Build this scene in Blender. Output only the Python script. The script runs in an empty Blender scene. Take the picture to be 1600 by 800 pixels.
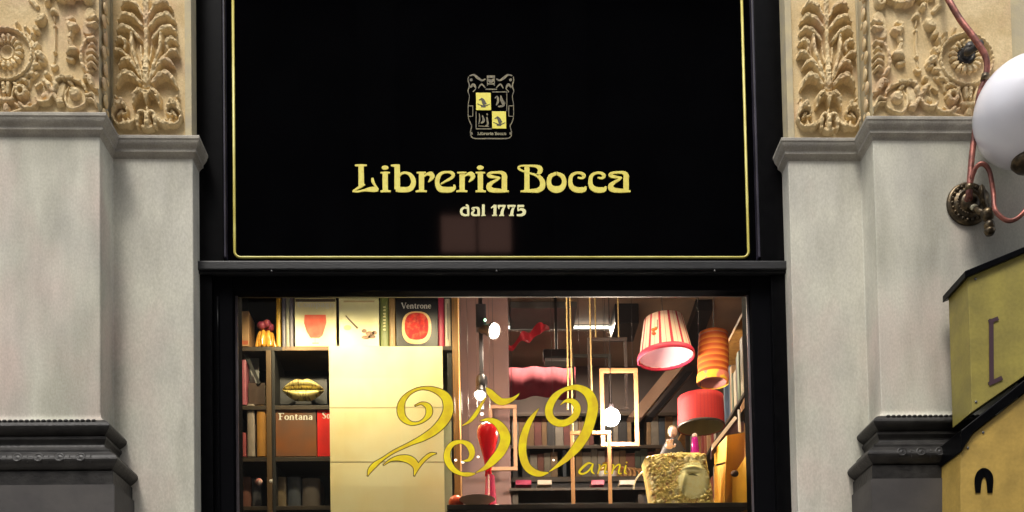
import bpy, bmesh, math, random
import numpy as np
from mathutils import Vector, Matrix
PI = math.pi
SC = bpy.context.scene
COL = SC.collection
rnd = random.Random(7)

# ------------------------------------------------------------------ camera
F = 1600.0
PITCH, YAW, ROLL, U0, V0 = 0.0392, -0.0342, 0.0182, 825.5, 1189.6
CAM = np.array([0.0, -5.6, 1.6])
def rotm(p, y, r):
    cx, sx = math.cos(p), math.sin(p); cy, sy = math.cos(y), math.sin(y); cr, sr = math.cos(r), math.sin(r)
    Rx = np.array([[1,0,0],[0,cx,-sx],[0,sx,cx]]); Rz = np.array([[cy,-sy,0],[sy,cy,0],[0,0,1]]); Ry = np.array([[cr,0,sr],[0,1,0],[-sr,0,cr]])
    return Rz @ Rx @ Ry
RM = rotm(PITCH, YAW, ROLL)
cd = bpy.data.cameras.new('camera'); cam = bpy.data.objects.new('camera', cd); COL.objects.link(cam)
cd.sensor_width = 36; cd.lens = 36; cd.shift_x = (800-U0)/1600; cd.shift_y = (V0-400)/1600
cd.clip_start = 0.05; cd.clip_end = 500
M3 = Matrix(((RM[0,0], RM[0,2], -RM[0,1]), (RM[1,0], RM[1,2], -RM[1,1]), (RM[2,0], RM[2,2], -RM[2,1])))
cam.matrix_world = Matrix.Translation(Vector(CAM)) @ M3.to_4x4()
SC.camera = cam
# ------------------------------------------------------------------ sky, sun, exposure
SUN_EL, SUN_AZ = math.radians(62), math.radians(-22)      # azimuth from the street side, a little to the left
w = bpy.data.worlds.new('World'); SC.world = w; w.use_nodes = True
nt = w.node_tree; bg = nt.nodes['Background']
sky = nt.nodes.new('ShaderNodeTexSky'); sky.sky_type = 'NISHITA'; sky.sun_disc = False
sky.sun_elevation = SUN_EL; sky.sun_rotation = PI - SUN_AZ; sky.dust_density = 4; sky.air_density = 1.0
hs = nt.nodes.new('ShaderNodeHueSaturation'); hs.inputs['Saturation'].default_value = 0.35
nt.links.new(sky.outputs[0], hs.inputs['Color']); nt.links.new(hs.outputs[0], bg.inputs[0]); bg.inputs[1].default_value = 0.15
sd = bpy.data.lights.new('sun', 'SUN'); sd.energy = 1.25; sd.angle = math.radians(14); sd.color = (1, .95, .86)
sun = bpy.data.objects.new('sun', sd); COL.objects.link(sun)
dirv = Vector((math.sin(SUN_AZ)*math.cos(SUN_EL), -math.cos(SUN_AZ)*math.cos(SUN_EL), math.sin(SUN_EL)))
sun.rotation_euler = dirv.to_track_quat('Z', 'Y').to_euler(); sun.location = dirv*30
SC.view_settings.view_transform = 'Standard'; SC.view_settings.look = 'None'
SC.view_settings.exposure = 0.85; SC.view_settings.gamma = 1; SC.view_settings.use_curve_mapping = False

# ------------------------------------------------------------------ helpers
def at(px, py, Y=0.0):
    """point of the vertical plane at depth Y that stands where the photograph (1600x800) shows px, py"""
    d = RM @ np.array([(px-U0)/F, 1.0, -(py-V0)/F])
    return CAM + d*(Y-CAM[1])/d[1]
def pr(x0, y0, x1, y1, Y):
    a, b, c, d = at(x0,y0,Y), at(x1,y0,Y), at(x0,y1,Y), at(x1,y1,Y)
    return (a[0]+c[0])/2, (b[0]+d[0])/2, (c[2]+d[2])/2, (a[2]+b[2])/2     # X0 X1 Z0 Z1
def ups(Y): return (Y+5.6)/F*1.003          # metres per photo pixel at depth Y
def tag(o, label=None, cat=None, group=None, kind=None):
    if label: o['label'] = label
    if cat: o['category'] = cat
    if group: o['group'] = group
    if kind: o['kind'] = kind
    return o
def empty(name, loc=(0,0,0), label=None, cat=None, group=None, kind=None, parent=None):
    o = bpy.data.objects.new(name, None); COL.objects.link(o); o.location = loc
    o.empty_display_size = .05
    if parent: o.parent = parent
    return tag(o, label, cat, group, kind)
def wloc(o):
    v = Vector((0,0,0))
    while o: v += o.location; o = o.parent
    return v
def mk(name, vs, fs, mat, parent=None, smooth=False):
    """mesh from world coordinates, its origin at its base, linked under parent"""
    vs = np.asarray(vs, dtype=float).reshape(-1, 3)
    base = wloc(parent) if parent else Vector(((vs[:,0].min()+vs[:,0].max())/2, (vs[:,1].min()+vs[:,1].max())/2, vs[:,2].min()))
    me = bpy.data.meshes.new(name)
    me.from_pydata((vs - np.array(base)).tolist(), [], fs); me.validate()
    mats = mat if isinstance(mat, (list, tuple)) else [mat]
    for m in mats: me.materials.append(m)
    if smooth: me.polygons.foreach_set('use_smooth', [True]*len(me.polygons))
    me.update()
    o = bpy.data.objects.new(name, me); COL.objects.link(o)
    if parent: o.parent = parent
    else: o.location = base
    return o
class MB:
    def __init__(s): s.v = []; s.f = []
    def add(s, vs, fs):
        n = len(s.v); s.v += [tuple(map(float, v)) for v in vs]; s.f += [tuple(i+n for i in f) for f in fs]; return s
    def box(s, x0, x1, y0, y1, z0, z1, b=0.0, rot=None, rx=0.0):
        c = Vector(((x0+x1)/2, (y0+y1)/2, (z0+z1)/2))
        bm = bmesh.new(); bmesh.ops.create_cube(bm, size=1)
        for v in bm.verts: v.co = Vector((v.co.x*abs(x1-x0), v.co.y*abs(y1-y0), v.co.z*abs(z1-z0)))
        if b > 0: bmesh.ops.bevel(bm, geom=bm.edges[:], offset=min(b, .45*min(abs(x1-x0), abs(y1-y0), abs(z1-z0))), segments=2, affect='EDGES', profile=.6)
        if rot is not None: bmesh.ops.rotate(bm, verts=bm.verts, cent=(0,0,0), matrix=rot)
        bm.verts.ensure_lookup_table()
        s.add([v.co + c for v in bm.verts], [[v.index for v in f.verts] for f in bm.faces]); bm.free(); return s
    def lathe(s, c, prof, n=32, axis=(0,0,1), cap=True):
        """prof: (r, h) list along axis"""
        q = Vector((0,0,1)).rotation_difference(Vector(axis).normalized()); c = Vector(c)
        vs = []; fs = []
        for r, h in prof:
            for k in range(n):
                a = 2*PI*k/n; vs.append(c + q @ Vector((r*math.cos(a), r*math.sin(a), h)))
        for i in range(len(prof)-1):
            for k in range(n): fs.append((i*n+k, i*n+(k+1)%n, (i+1)*n+(k+1)%n, (i+1)*n+k))
        if cap:
            fs.append(tuple(range(n))[::-1]); fs.append(tuple((len(prof)-1)*n+k for k in range(n)))
        return s.add(vs, fs)
    def tube(s, pts, r, n=12, dense=True):
        P = cat(pts, 10) if dense and len(pts) > 2 else [Vector(p) for p in pts]
        rr = r if callable(r) else (lambda t: r)
        vs = []; fs = []; up = Vector((0.3, 1, 0.2))
        for i, p in enumerate(P):
            t = (P[min(i+1, len(P)-1)] - P[max(i-1, 0)]).normalized()
            a = t.cross(up).normalized(); b = t.cross(a)
            ra = rr(i/(len(P)-1))
            for k in range(n):
                g = 2*PI*k/n; vs.append(p + ra*(math.cos(g)*a + math.sin(g)*b))
        for i in range(len(P)-1):
            for k in range(n): fs.append((i*n+k, i*n+(k+1)%n, (i+1)*n+(k+1)%n, (i+1)*n+k))
        fs.append(tuple(range(n))[::-1]); fs.append(tuple((len(P)-1)*n+k for k in range(n)))
        return s.add(vs, fs)
    def sphere(s, c, r, n=24, sc=(1,1,1)):
        m = n//2; c = Vector(c); vs = [c+Vector((0,0,r*sc[2]))]; fs = []
        for i in range(1, m):
            for k in range(n):
                a = PI*i/m; g = 2*PI*k/n
                vs.append(c + Vector((r*sc[0]*math.sin(a)*math.cos(g), r*sc[1]*math.sin(a)*math.sin(g), r*sc[2]*math.cos(a))))
        vs.append(c-Vector((0,0,r*sc[2])))
        for k in range(n): fs.append((0, 1+k, 1+(k+1)%n)); fs.append((len(vs)-1, 1+(m-2)*n+(k+1)%n, 1+(m-2)*n+k))
        for i in range(m-2):
            for k in range(n): fs.append((1+i*n+k, 1+(i+1)*n+k, 1+(i+1)*n+(k+1)%n, 1+i*n+(k+1)%n))
        return s.add(vs, fs)
    def prism(s, pts2, y0, y1):
        """polygon of (x,z) extruded between y0 and y1"""
        n = len(pts2)
        return s.add([(x, y0, z) for x, z in pts2] + [(x, y1, z) for x, z in pts2],
                     [tuple(range(n)), tuple(range(2*n-1, n-1, -1))] + [(i, i+n, (i+1)%n+n, (i+1)%n) for i in range(n)])
    def go(s, name, mat, parent=None, smooth=False): return mk(name, s.v, s.f, mat, parent, smooth)
def cat(pts, k=8):
    """Catmull-Rom through the points, any dimension"""
    A = [np.array(p, dtype=float) for p in pts]
    A = [2*A[0]-A[1]] + A + [2*A[-1]-A[-2]]
    out = []
    for i in range(1, len(A)-2):
        for j in range(k):
            t = j/k; p0, p1, p2, p3 = A[i-1:i+3]
            out.append(.5*((2*p1) + (-p0+p2)*t + (2*p0-5*p1+4*p2-p3)*t*t + (-p0+3*p1-3*p2+p3)*t**3))
    out.append(A[-2])
    return [Vector(o) if len(o) == 3 else o for o in out]
def cat_n(pts, k=8): return np.array([np.array(o) for o in cat([tuple(p)+(0,)*max(0, 4-len(p)) for p in pts], k)])

# ------------------------------------------------------------------ materials
def mat(name, col, rough=.6, metal=0.0, col2=None, scale=8.0, detail=5, lo=.35, hi=.65, bump=0.0, bscale=None, spec=None, emit=None, es=0.0, coat=0.0, stretch=None, col3=None, scale3=2.0, grain=0, gscale=120, streak=None):
    m = bpy.data.materials.new(name); m.use_nodes = True; n = m.node_tree; b = n.nodes['Principled BSDF']
    b.inputs['Roughness'].default_value = rough; b.inputs['Metallic'].default_value = metal
    if spec is not None: b.inputs['Specular IOR Level'].default_value = spec
    if coat: b.inputs['Coat Weight'].default_value = coat
    tc = n.nodes.new('ShaderNodeTexCoord'); mp = n.nodes.new('ShaderNodeMapping')
    if stretch: mp.inputs['Scale'].default_value = stretch
    n.links.new(tc.outputs['Object'], mp.inputs[0])
    def noise(sc, det):
        t = n.nodes.new('ShaderNodeTexNoise'); t.inputs['Scale'].default_value = sc; t.inputs['Detail'].default_value = det
        n.links.new(mp.outputs[0], t.inputs['Vector']); return t
    c4 = (*col, 1)
    if col2 is None: col2 = tuple(c*.86 for c in col)
    t = noise(scale, detail); r = n.nodes.new('ShaderNodeValToRGB')
    r.color_ramp.elements[0].position = lo; r.color_ramp.elements[1].position = hi
    r.color_ramp.elements[0].color = c4; r.color_ramp.elements[1].color = (*col2, 1)
    n.links.new(t.outputs['Fac'], r.inputs[0]); out = r.outputs[0]
    if col3 is not None:
        t3 = noise(scale3, 3); r3 = n.nodes.new('ShaderNodeValToRGB'); r3.color_ramp.elements[0].position = .5; r3.color_ramp.elements[1].position = .72
        mx = n.nodes.new('ShaderNodeMix'); mx.data_type = 'RGBA'
        n.links.new(t3.outputs['Fac'], r3.inputs[0]); n.links.new(r3.outputs[0], mx.inputs[0]); n.links.new(out, mx.inputs[6]); mx.inputs[7].default_value = (*col3, 1)
        out = mx.outputs[2]
    def mult(tex, lo_, hi_, p0, p1):
        r_ = n.nodes.new('ShaderNodeValToRGB'); r_.color_ramp.elements[0].position = p0; r_.color_ramp.elements[1].position = p1
        r_.color_ramp.elements[0].color = (lo_,lo_,lo_*.98,1); r_.color_ramp.elements[1].color = (hi_,hi_,hi_,1)
        m_ = n.nodes.new('ShaderNodeMix'); m_.data_type = 'RGBA'; m_.blend_type = 'MULTIPLY'; m_.inputs[0].default_value = 1
        n.links.new(tex.outputs['Fac'], r_.inputs[0]); n.links.new(out, m_.inputs[6]); n.links.new(r_.outputs[0], m_.inputs[7]); return m_.outputs[2]
    if grain: out = mult(noise(gscale, 3), 1-grain, 1+grain*.5, .3, .7)
    if streak:      # long rain streaks and stains
        mp2 = n.nodes.new('ShaderNodeMapping'); mp2.inputs['Scale'].default_value = (3.2, 3.2, .8); n.links.new(tc.outputs['Object'], mp2.inputs[0])
        ts = n.nodes.new('ShaderNodeTexNoise'); ts.inputs['Scale'].default_value = 1.6; ts.inputs['Detail'].default_value = 7; n.links.new(mp2.outputs[0], ts.inputs['Vector'])
        out = mult(ts, 1-streak, 1.04, .34, .58)
        out = mult(noise(1.3, 8), 1-streak*.8, 1.05, .36, .6)
    n.links.new(out, b.inputs['Base Color'])
    if bump:
        tb = noise(bscale or scale*4, 6); bp = n.nodes.new('ShaderNodeBump'); bp.inputs['Strength'].default_value = bump; bp.inputs['Distance'].default_value = .004
        n.links.new(tb.outputs['Fac'], bp.inputs['Height']); n.links.new(bp.outputs[0], b.inputs['Normal'])
    if emit:
        b.inputs['Emission Color'].default_value = (*emit, 1); b.inputs['Emission Strength'].default_value = es
    return m
STONE = mat('pale_stone', (.60,.585,.50), .85, grain=.12, streak=.22, col2=(.49,.475,.42), scale=5.5, detail=9, lo=.34, hi=.68, bump=.35, bscale=60, col3=(.56,.475,.42), scale3=2.6, spec=.25, stretch=(1,1,.55))
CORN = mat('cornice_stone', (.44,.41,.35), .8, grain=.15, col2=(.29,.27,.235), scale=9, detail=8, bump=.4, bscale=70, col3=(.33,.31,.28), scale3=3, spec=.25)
OCHRE = mat('ochre_stone', (.74,.585,.34), .8, grain=.14, col2=(.60,.45,.235), scale=8, detail=7, bump=.35, bscale=80, col3=(.58,.40,.25), scale3=5, spec=.25)
EDGE = mat('relief_edge_stone', (.56,.48,.29), .8, col2=(.46,.40,.28), scale=10, detail=6, bump=.4, bscale=80, spec=.25)
DARKST = mat('dark_stone', (.014,.013,.0125), .45, col2=(.032,.03,.028), scale=14, detail=7, bump=.5, bscale=60, spec=.3)
PLINTH = mat('plinth_stone', (.042,.038,.037), .6, col2=(.06,.054,.05), scale=6, detail=7, bump=.3)
BLACK = mat('black_paint', (.0015,.0015,.002), .3, col2=(.003,.003,.0035), scale=20, spec=.07, bump=.05, bscale=30)
SIGNBLK = mat('black_glass', (.0006,.0006,.0009), .04, col2=(.001,.001,.0014), scale=3, spec=.10)
LINTEL = mat('lintel_paint', (.006,.0065,.008), .5, col2=(.014,.0145,.016), scale=12, detail=7, spec=.4, bump=.25, bscale=40, stretch=(1,1,5))
MATTE = mat('matte_black_paint', (.004,.004,.005), .95, spec=.02)
GOLDP = mat('gold_paint', (.80,.72,.14), .45, col2=(.72,.60,.10), scale=40, spec=.4)
GOLDB = mat('gold_border_paint', (.68,.62,.17), .4, col2=(.5,.42,.07), scale=6, spec=.5)
GOLDPALE = mat('pale_gold_paint', (.80,.78,.42), .45, col2=(.74,.70,.34), scale=30)
GOLDDIM = mat('worn_gold_paint', (.20,.165,.07), .5, col2=(.085,.07,.04), scale=60, lo=.4, hi=.6)
CRESTY = mat('crest_yellow', (.80,.74,.09), .45, col2=(.78,.66,.06), scale=60)
DECAL = mat('gold_leaf', (.92,.74,.015), .32, col2=(.78,.55,.02), scale=14, lo=.4, hi=.62, spec=.5)
DECALDK = mat('dark_leaf_outline', (.03,.02,.006), .5, col2=(.09,.06,.012), scale=20)
COPPER = mat('copper_pipe', (.36,.125,.095), .42, metal=.55, col2=(.13,.05,.04), scale=16, detail=8, lo=.4, hi=.62, bump=.3, grain=.2, gscale=60)
BRONZE = mat('dark_bronze', (.055,.042,.026), .38, metal=.7, col2=(.20,.14,.07), scale=26, detail=6, lo=.45, hi=.75, bump=.25)
WGLASS = mat('opal_glass', (.80,.80,.86), .18, col2=(.77,.77,.83), scale=2, spec=.5)
WOOD = mat('oak_wood', (.42,.22,.06), .5, col2=(.28,.13,.035), scale=6, stretch=(6,6,.7), bump=.2)
DKWOOD = mat('dark_shelf_wood', (.028,.02,.014), .55, col2=(.045,.03,.018), scale=6, stretch=(1,5,5))
SHELFE = mat('lit_shelf_wood', (.30,.16,.045), .5, col2=(.15,.08,.03), scale=5)
BACKP = mat('black_back_panel', (.012,.012,.014), .6)
PINKW = mat('plum_plaster', (.20,.115,.10), .7, col2=(.15,.09,.09), scale=3, bump=.2)
CEIL = mat('brown_ceiling', (.30,.21,.15), .6, col2=(.19,.14,.11), scale=2.2, detail=6)
BEAM = mat('dark_beam', (.012,.01,.012), .4)
PINKC = mat('pink_reflection', (.26,.02,.04), .9, col2=(.16,.014,.035), scale=3)  # pink reflection at the back, held as a surface colour
CREAM = mat('cream_paper', (.88,.83,.52), .6, col2=(.86,.72,.34), scale=2.6, detail=3, lo=.42, hi=.72)
PAGES = mat('page_edges', (.70,.64,.48), .8, col2=(.55,.48,.34), scale=6, stretch=(60,1,1))
def plain(name, c, rough=.5, **k): return mat(name, c, rough, **k)
def lit(name, c, s):
    m = bpy.data.materials.new(name); m.use_nodes = True; b = m.node_tree.nodes['Principled BSDF']
    b.inputs['Base Color'].default_value = (.8,.8,.8,1); b.inputs['Emission Color'].default_value = (*c,1); b.inputs['Emission Strength'].default_value = s
    return m
def glassmat():
    m = bpy.data.materials.new('window_glass'); m.use_nodes = True; n = m.node_tree; n.nodes.remove(n.nodes['Principled BSDF'])
    tr = n.nodes.new('ShaderNodeBsdfTransparent'); gl = n.nodes.new('ShaderNodeBsdfGlossy'); gl.inputs['Roughness'].default_value = .015
    tr.inputs[0].default_value = (.97,.98,.97,1)
    fr = n.nodes.new('ShaderNodeFresnel'); fr.inputs[0].default_value = 1.42; mx = n.nodes.new('ShaderNodeMixShader')
    n.links.new(fr.outputs[0], mx.inputs[0]); n.links.new(tr.outputs[0], mx.inputs[1]); n.links.new(gl.outputs[0], mx.inputs[2])
    n.links.new(mx.outputs[0], n.nodes['Material Output'].inputs[0]); return m
GLASS = glassmat()

# ------------------------------------------------------------------ ribbons (lettering)
def ribbon(mb, pts, Yf, th, conv, k=6, grow=0.0):
    """pts: (x, y, halfwidth) in source units; conv maps (x,y)->photo px ; slab between Yf and Yf+th"""
    P = cat_n([(a,b,c) for a,b,c in pts], k)[:, :3] if len(pts) > 2 else np.array(pts, dtype=float)
    n = len(P); L = []; R = []
    for i in range(n):
        t = P[min(i+1,n-1), :2]-P[max(i-1,0), :2]; t = t/(np.linalg.norm(t)+1e-9)
        nn = np.array([-t[1], t[0]]); wd = max(P[i,2], .3)+grow
        e = np.zeros(2)
        if grow and i == 0: e = -t*grow
        if grow and i == n-1: e = t*grow
        L.append(P[i,:2]+nn*wd+e); R.append(P[i,:2]-nn*wd+e)
    vs = []
    for y in (Yf, Yf+th):
        for q in L+R: vs.append(at(*conv(q[0], q[1]), y) if y == Yf else None)
    m = 2*n
    for i in range(m): vs[m+i] = vs[i] + np.array([0, th, 0])
    fs = []
    for i in range(n-1):
        a, b, c, d = i, i+1, n+i+1, n+i
        fs += [(a,b,c,d), (m+d,m+c,m+b,m+a), (b,a,m+a,m+b), (d,c,m+c,m+d)]
    fs += [(0, n, m+n, m), (2*n-1, n-1, m+n-1, m+2*n-1)]
    mb.add(vs, fs)
def dot(cx, cy, rx, ry=None):
    ry = ry or rx
    return [(cx-rx, cy, .5)] + [(cx-rx*math.cos(a), cy, ry*math.sin(a)) for a in (PI*.12, PI*.3, PI*.5, PI*.7, PI*.88)] + [(cx+rx, cy, .5)]
def glyphset(name, glyphs, Yf, th, m, parent, off=.00025, k=6, one=True):
    """glyphs: list of (strokes, conv)"""
    mb = MB(); c = 0
    for strokes, conv in glyphs:
        for s in strokes:
            ribbon(mb, s, Yf - off*(c % 9), th, conv, k); c += 1
    return mb.go(name, m, parent)
# glyph strokes in enlarged-trace units (12.3 per photo px)
G = {}
G['L'] = ([[(118,102,16),(235,98,20),(345,102,16)], [(235,88,52),(238,300,52),(240,495,54)], [(312,468,12),(220,512,24),(120,570,18),(80,602,16)],
          [(72,600,16),(170,605,18),(280,583,20),(400,565,42),(500,563,50),(568,578,24)], [(560,570,24),(505,485,20),(462,410,30),(455,340,20)]], 235)
G['i'] = ([dot(697,145,66,40), [(608,242,13),(700,242,20),(792,242,13)], [(698,228,52),(700,600,50)], [(606,602,16),(700,592,24),(806,602,16)]], 700)
G['b'] = ([[(808,102,12),(890,108,26),(982,104,20)], [(930,88,52),(932,560,56)],
          [(965,310,20),(1015,258,22),(1090,242,22),(1180,280,34),(1235,370,46),(1240,450,48),(1195,535,50),(1110,568,50),(1000,566,50),(905,560,48)]], 930)
G['r'] = ([[(545,242,13),(640,242,18),(725,238,13)], [(640,228,52),(640,600,50)], [(528,602,16),(640,590,24),(740,602,16)],
          [(688,312,12),(745,272,24),(815,268,46),(848,320,42),(800,390,22),(768,422,8)]], 640)
G['e'] = ([[(232,458,12),(330,400,20),(430,345,26),(472,290,32),(440,245,30),(360,230,20),(260,245,26),(195,300,40),(163,390,44),(168,470,46),(215,550,56),(320,570,54),(430,565,50),(492,530,30),(485,472,16)]], 320)
G['a'] = ([[(1362,335,14),(1260,325,24),(1170,305,34),(1140,275,26),(1190,244,22),(1300,236,22),(1400,242,32),(1450,290,50),(1452,400,52),(1452,598,52)],
          [(1368,330,14),(1320,372,22),(1220,430,30),(1160,490,50),(1170,550,52),(1240,578,44),(1400,590,34),(1538,600,14)]], 1315)
_B = 12.3/8.42
def sc(strokes, k, ox, oy): return [[(x*k+ox, y*k+oy, h*k) for x, y, h in s] for s in strokes]
G['B'] = (sc([[(155,72,34),(155,410,34)], [(70,412,10),(150,406,18),(310,400,30)],
          [(300,400,30),(352,360,36),(360,290,34),(320,225,26),(250,190,14),(150,160,10),(70,130,14),(43,100,14),(75,76,10),(150,74,12),(260,78,16),(322,105,32),(325,150,30),(285,198,10)]], _B, 0, 0), 230*_B)
G['o'] = (sc([[(543,172,18),(465,212,28),(443,290,30),(470,362,38),(543,388,44),(615,362,38),(645,290,30),(620,212,28),(543,172,18)]], _B, 0, 0), 543*_B)
G['c'] = (sc([[(822,230,10),(880,236,16),(905,205,24),(870,172,18),(800,170,16),(740,210,24),(726,290,28),(750,360,34),(820,392,36),(905,386,32),(932,345,8)]], _B, 0, 0), 820*_B)
WORD = [('L',545+235/12.3),('i',601.9),('b',545+930/12.3),('r',658.6),('e',696),('r',722),('i',750.7),('a',776.9),
        ('B',805+230/8.42),('o',805+543/8.42),('c',805+820/8.42),('c',805+1083/8.42),('a',967.2)]
def word(scale=1.0, ox=0.0, oy=0.0, x0=545.0):
    out = []
    for ch, cx in WORD:
        st, c = G[ch]
        out.append((st, (lambda x, y, c=c, cx=cx: (ox+(cx-x0+(x-c)/12.3)*scale, oy+(y/12.3)*scale))))
    return out

# ------------------------------------------------------------------ ground & the arcade opposite (it is what the black glass mirrors)
PAVE = mat('paving_stone', (.30,.28,.25), .35, col2=(.22,.20,.18), scale=3, detail=6)
tag(MB().add([(-60,-60,0),(60,-60,0),(60,0.0,0),(-60,0.0,0)], [(0,1,2,3)]).go('pavement', PAVE), kind='structure')
OPP = mat('arcade_stone', (.16,.145,.12), .8, col2=(.11,.10,.085), scale=2)
opp = empty('arcade_building', (0,-15,0), 'dim stone arcade building across the street behind the viewer', 'building')
MB().box(-22,22,-17,-15.2,0,19).go('wall', OPP, opp)
mb = MB(); _p = at(745,392,0.01); XW = _p[0]+(_p[0]-CAM[0])*(15.2/5.6)
for k in range(-5,6): mb.box(XW+k*4+1.6,XW+k*4+2.4,-15.199,-15.0,0,18.4,.03)
mb.go('pilasters', OPP, opp); MB().box(-22.2,22.2,-15.198,-14.7,18.4,18.95,.05).go('cornice', OPP, opp)
WINL = lit('lit_arcade_window', (1,.5,.36), 2.6)
for (a,b) in ((690,743),(748,798)):                    # two lit windows whose reflection lies in the sign
    q = [at(a,392,0.01), at(b,336,0.01)]
    P = []
    for p in q:
        d = p-CAM; d[1] = -d[1]; P.append(p + d*((-15.19-.01)/d[1]))
    MB().box(min(P[0][0],P[1][0]),max(P[0][0],P[1][0]),-15.21,-15.18,P[0][2],P[1][2]).go('window', WINL, opp)

# ------------------------------------------------------------------ stone piers
YO, YI = -0.30, -0.12
ZTOP = 7.0
XL1 = at(177,600,YI)[0]; XL2 = at(313,600,0)[0]
XR1 = at(1353,500,YI)[0]; XR2 = at(1228.5,500,0)[0]
def sweep(path, prof, name, m, parent, closed_top=True, noise_amp=0):
    """profile (proj, z) swept along plan path with outward normal to the right of travel; mitred"""
    path = [np.array(p, dtype=float) for p in path]; n = len(path); rows = []
    for i in range(n):
        def nrm(a, b):
            t = (b-a)/np.linalg.norm(b-a); return np.array([t[1], -t[0]])
        if i == 0: m_ = nrm(path[0], path[1])
        elif i == n-1: m_ = nrm(path[-2], path[-1])
        else:
            a = nrm(path[i-1], path[i]); b = nrm(path[i], path[i+1]); m_ = (a+b)/(1+a.dot(b))
        rows.append([(path[i][0]+m_[0]*p, path[i][1]+m_[1]*p, z) for p, z in prof])
    vs = [v for r in rows for v in r]; k = len(prof); fs = []
    for i in range(n-1):
        for j in range(k-1): fs.append((i*k+j, (i+1)*k+j, (i+1)*k+j+1, i*k+j+1))
    fs.append(tuple(range(k))); fs.append(tuple((n-1)*k+j for j in range(k))[::-1])
    mb = MB(); mb.add(vs, fs); return mb.go(name, m, parent)
def arc(p0, z0, p1, z1, bulge, n=6):
    """curved profile piece, bulge >0 outward"""
    out = []
    for i in range(n+1):
        t = i/n; p = p0+(p1-p0)*t; z = z0+(z1-z0)*t
        out.append((p + bulge*math.sin(PI*t), z))
    return out
# carved reliefs: a height field built from brush strokes ----------------------------------
def relief_field(x0, x1, y0, y1, strokes, res=.5):
    nx = int((x1-x0)/res)+1; ny = int((y1-y0)/res)+1
    xs = np.linspace(x0, x1, nx); ys = np.linspace(y0, y1, ny); H = np.zeros((ny, nx)); N = np.zeros((ny, nx))
    for mode, pts in strokes:
        P = cat_n(pts, 10) if len(pts) > 2 else (cat_n(pts, 14) if len(pts) == 2 else np.array([list(pts[0])], dtype=float))
        lob = len(P) > 25 and mode == '+'
        for q_, (x, y, r, h) in enumerate(P[:, :4]):
            r = max(r, .4)
            if lob and r > 1.6: r = r*(1+.10*math.sin(q_*.62)); h = h*(1+.07*math.sin(q_*.62+.6))
            i0, i1 = np.searchsorted(xs, [x-r, x+r]); j0, j1 = np.searchsorted(ys, [y-r, y+r])
            if i0 >= i1 or j0 >= j1: continue
            d2 = ((xs[None,i0:i1]-x)**2 + (ys[j0:j1,None]-y)**2)/r**2
            v = np.sqrt(np.clip(1-d2, 0, 1))
            if mode == '+': v = h*np.clip(v*1.25, 0, 1)**.9; H[j0:j1,i0:i1] = np.maximum(H[j0:j1,i0:i1], v)
            elif mode == 'f': v = h*np.clip(v*4, 0, 1); H[j0:j1,i0:i1] = np.maximum(H[j0:j1,i0:i1], v)
            else: N[j0:j1,i0:i1] = np.maximum(N[j0:j1,i0:i1], h*v)
    H = np.maximum(H-N, 0)
    rs = np.random.RandomState(3)
    g = rs.rand(ny//6+3, nx//6+3); jj = np.linspace(0, g.shape[0]-1.01, ny); ii = np.linspace(0, g.shape[1]-1.01, nx)
    j0 = jj.astype(int); i0 = ii.astype(int); fj = (jj-j0)[:,None]; fi = (ii-i0)[None,:]
    sm = g[j0][:,i0]*(1-fj)*(1-fi)+g[j0+1][:,i0]*fj*(1-fi)+g[j0][:,i0+1]*(1-fj)*fi+g[j0+1][:,i0+1]*fj*fi
    H = H*(.92+.16*sm) + sm*.25
    Hp = np.pad(H, 1, mode='edge')
    H = (Hp[1:-1,1:-1]*5 + Hp[:-2,1:-1]+Hp[2:,1:-1]+Hp[1:-1,:-2]+Hp[1:-1,2:])/9
    return xs, ys, H
def relief_mesh(name, xs, ys, H, Y, mirror, parent, rectfix=None):
    """mirror: function photo px -> photo px for the right-hand pier"""
    nx, ny = len(xs), len(ys)
    X, Yp = np.meshgrid(xs, ys)
    A = at(*mirror(xs[0], ys[0]), Y); B = at(*mirror(xs[-1], ys[0]), Y); C_ = at(*mirror(xs[0], ys[-1]), Y); D = at(*mirror(xs[-1], ys[-1]), Y)
    u = ((X-xs[0])/(xs[-1]-xs[0]))[..., None]; v = ((Yp-ys[0])/(ys[-1]-ys[0]))[..., None]
    # a true upright rectangle
    xa, xb = (A[0]+C_[0])/2, (B[0]+D[0])/2; zt, zb = (A[2]+B[2])/2, (C_[2]+D[2])/2
    if rectfix: xa, xb, zt, zb = [r if r is not None else o for r, o in zip(rectfix, (xa, xb, zt, zb))]
    W = np.zeros((ny, nx, 3)); W[..., 0:1] = xa+(xb-xa)*u; W[..., 2:3] = zt+(zb-zt)*v; W[..., 1] = Y - H*ups(Y)
    vs = W.reshape(-1, 3)
    idx = np.arange(nx*ny).reshape(ny, nx)
    a, b, c, d = idx[:-1,:-1].ravel(), idx[:-1,1:].ravel(), idx[1:,1:].ravel(), idx[1:,:-1].ravel()
    f = np.stack([a,d,c,b] if xb > xa else [a,b,c,d], 1)
    base = np.array(wloc(parent)); me = bpy.data.meshes.new(name)
    me.vertices.add(len(vs)); me.vertices.foreach_set('co', (vs-base).ravel())
    me.loops.add(f.size); me.loops.foreach_set('vertex_index', f.ravel())
    me.polygons.add(len(f)); me.polygons.foreach_set('loop_start', np.arange(len(f))*4); me.polygons.foreach_set('loop_total', np.full(len(f), 4))
    me.polygons.foreach_set('use_smooth', np.ones(len(f), bool))
    me.materials.append(OCHRE); me.update(calc_edges=True); me.validate()
    o = bpy.data.objects.new(name, me); COL.objects.link(o); o.parent = parent; return o
def Z(strokes, ox, oy, s, hs=1.0):
    out = []
    for st in strokes:
        mode = '+'
        if isinstance(st, tuple): mode, st = st
        out.append((mode, [(ox+x/s, oy+y/s, r/s, h*hs) for x, y, r, h in st]))
    return out
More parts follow.
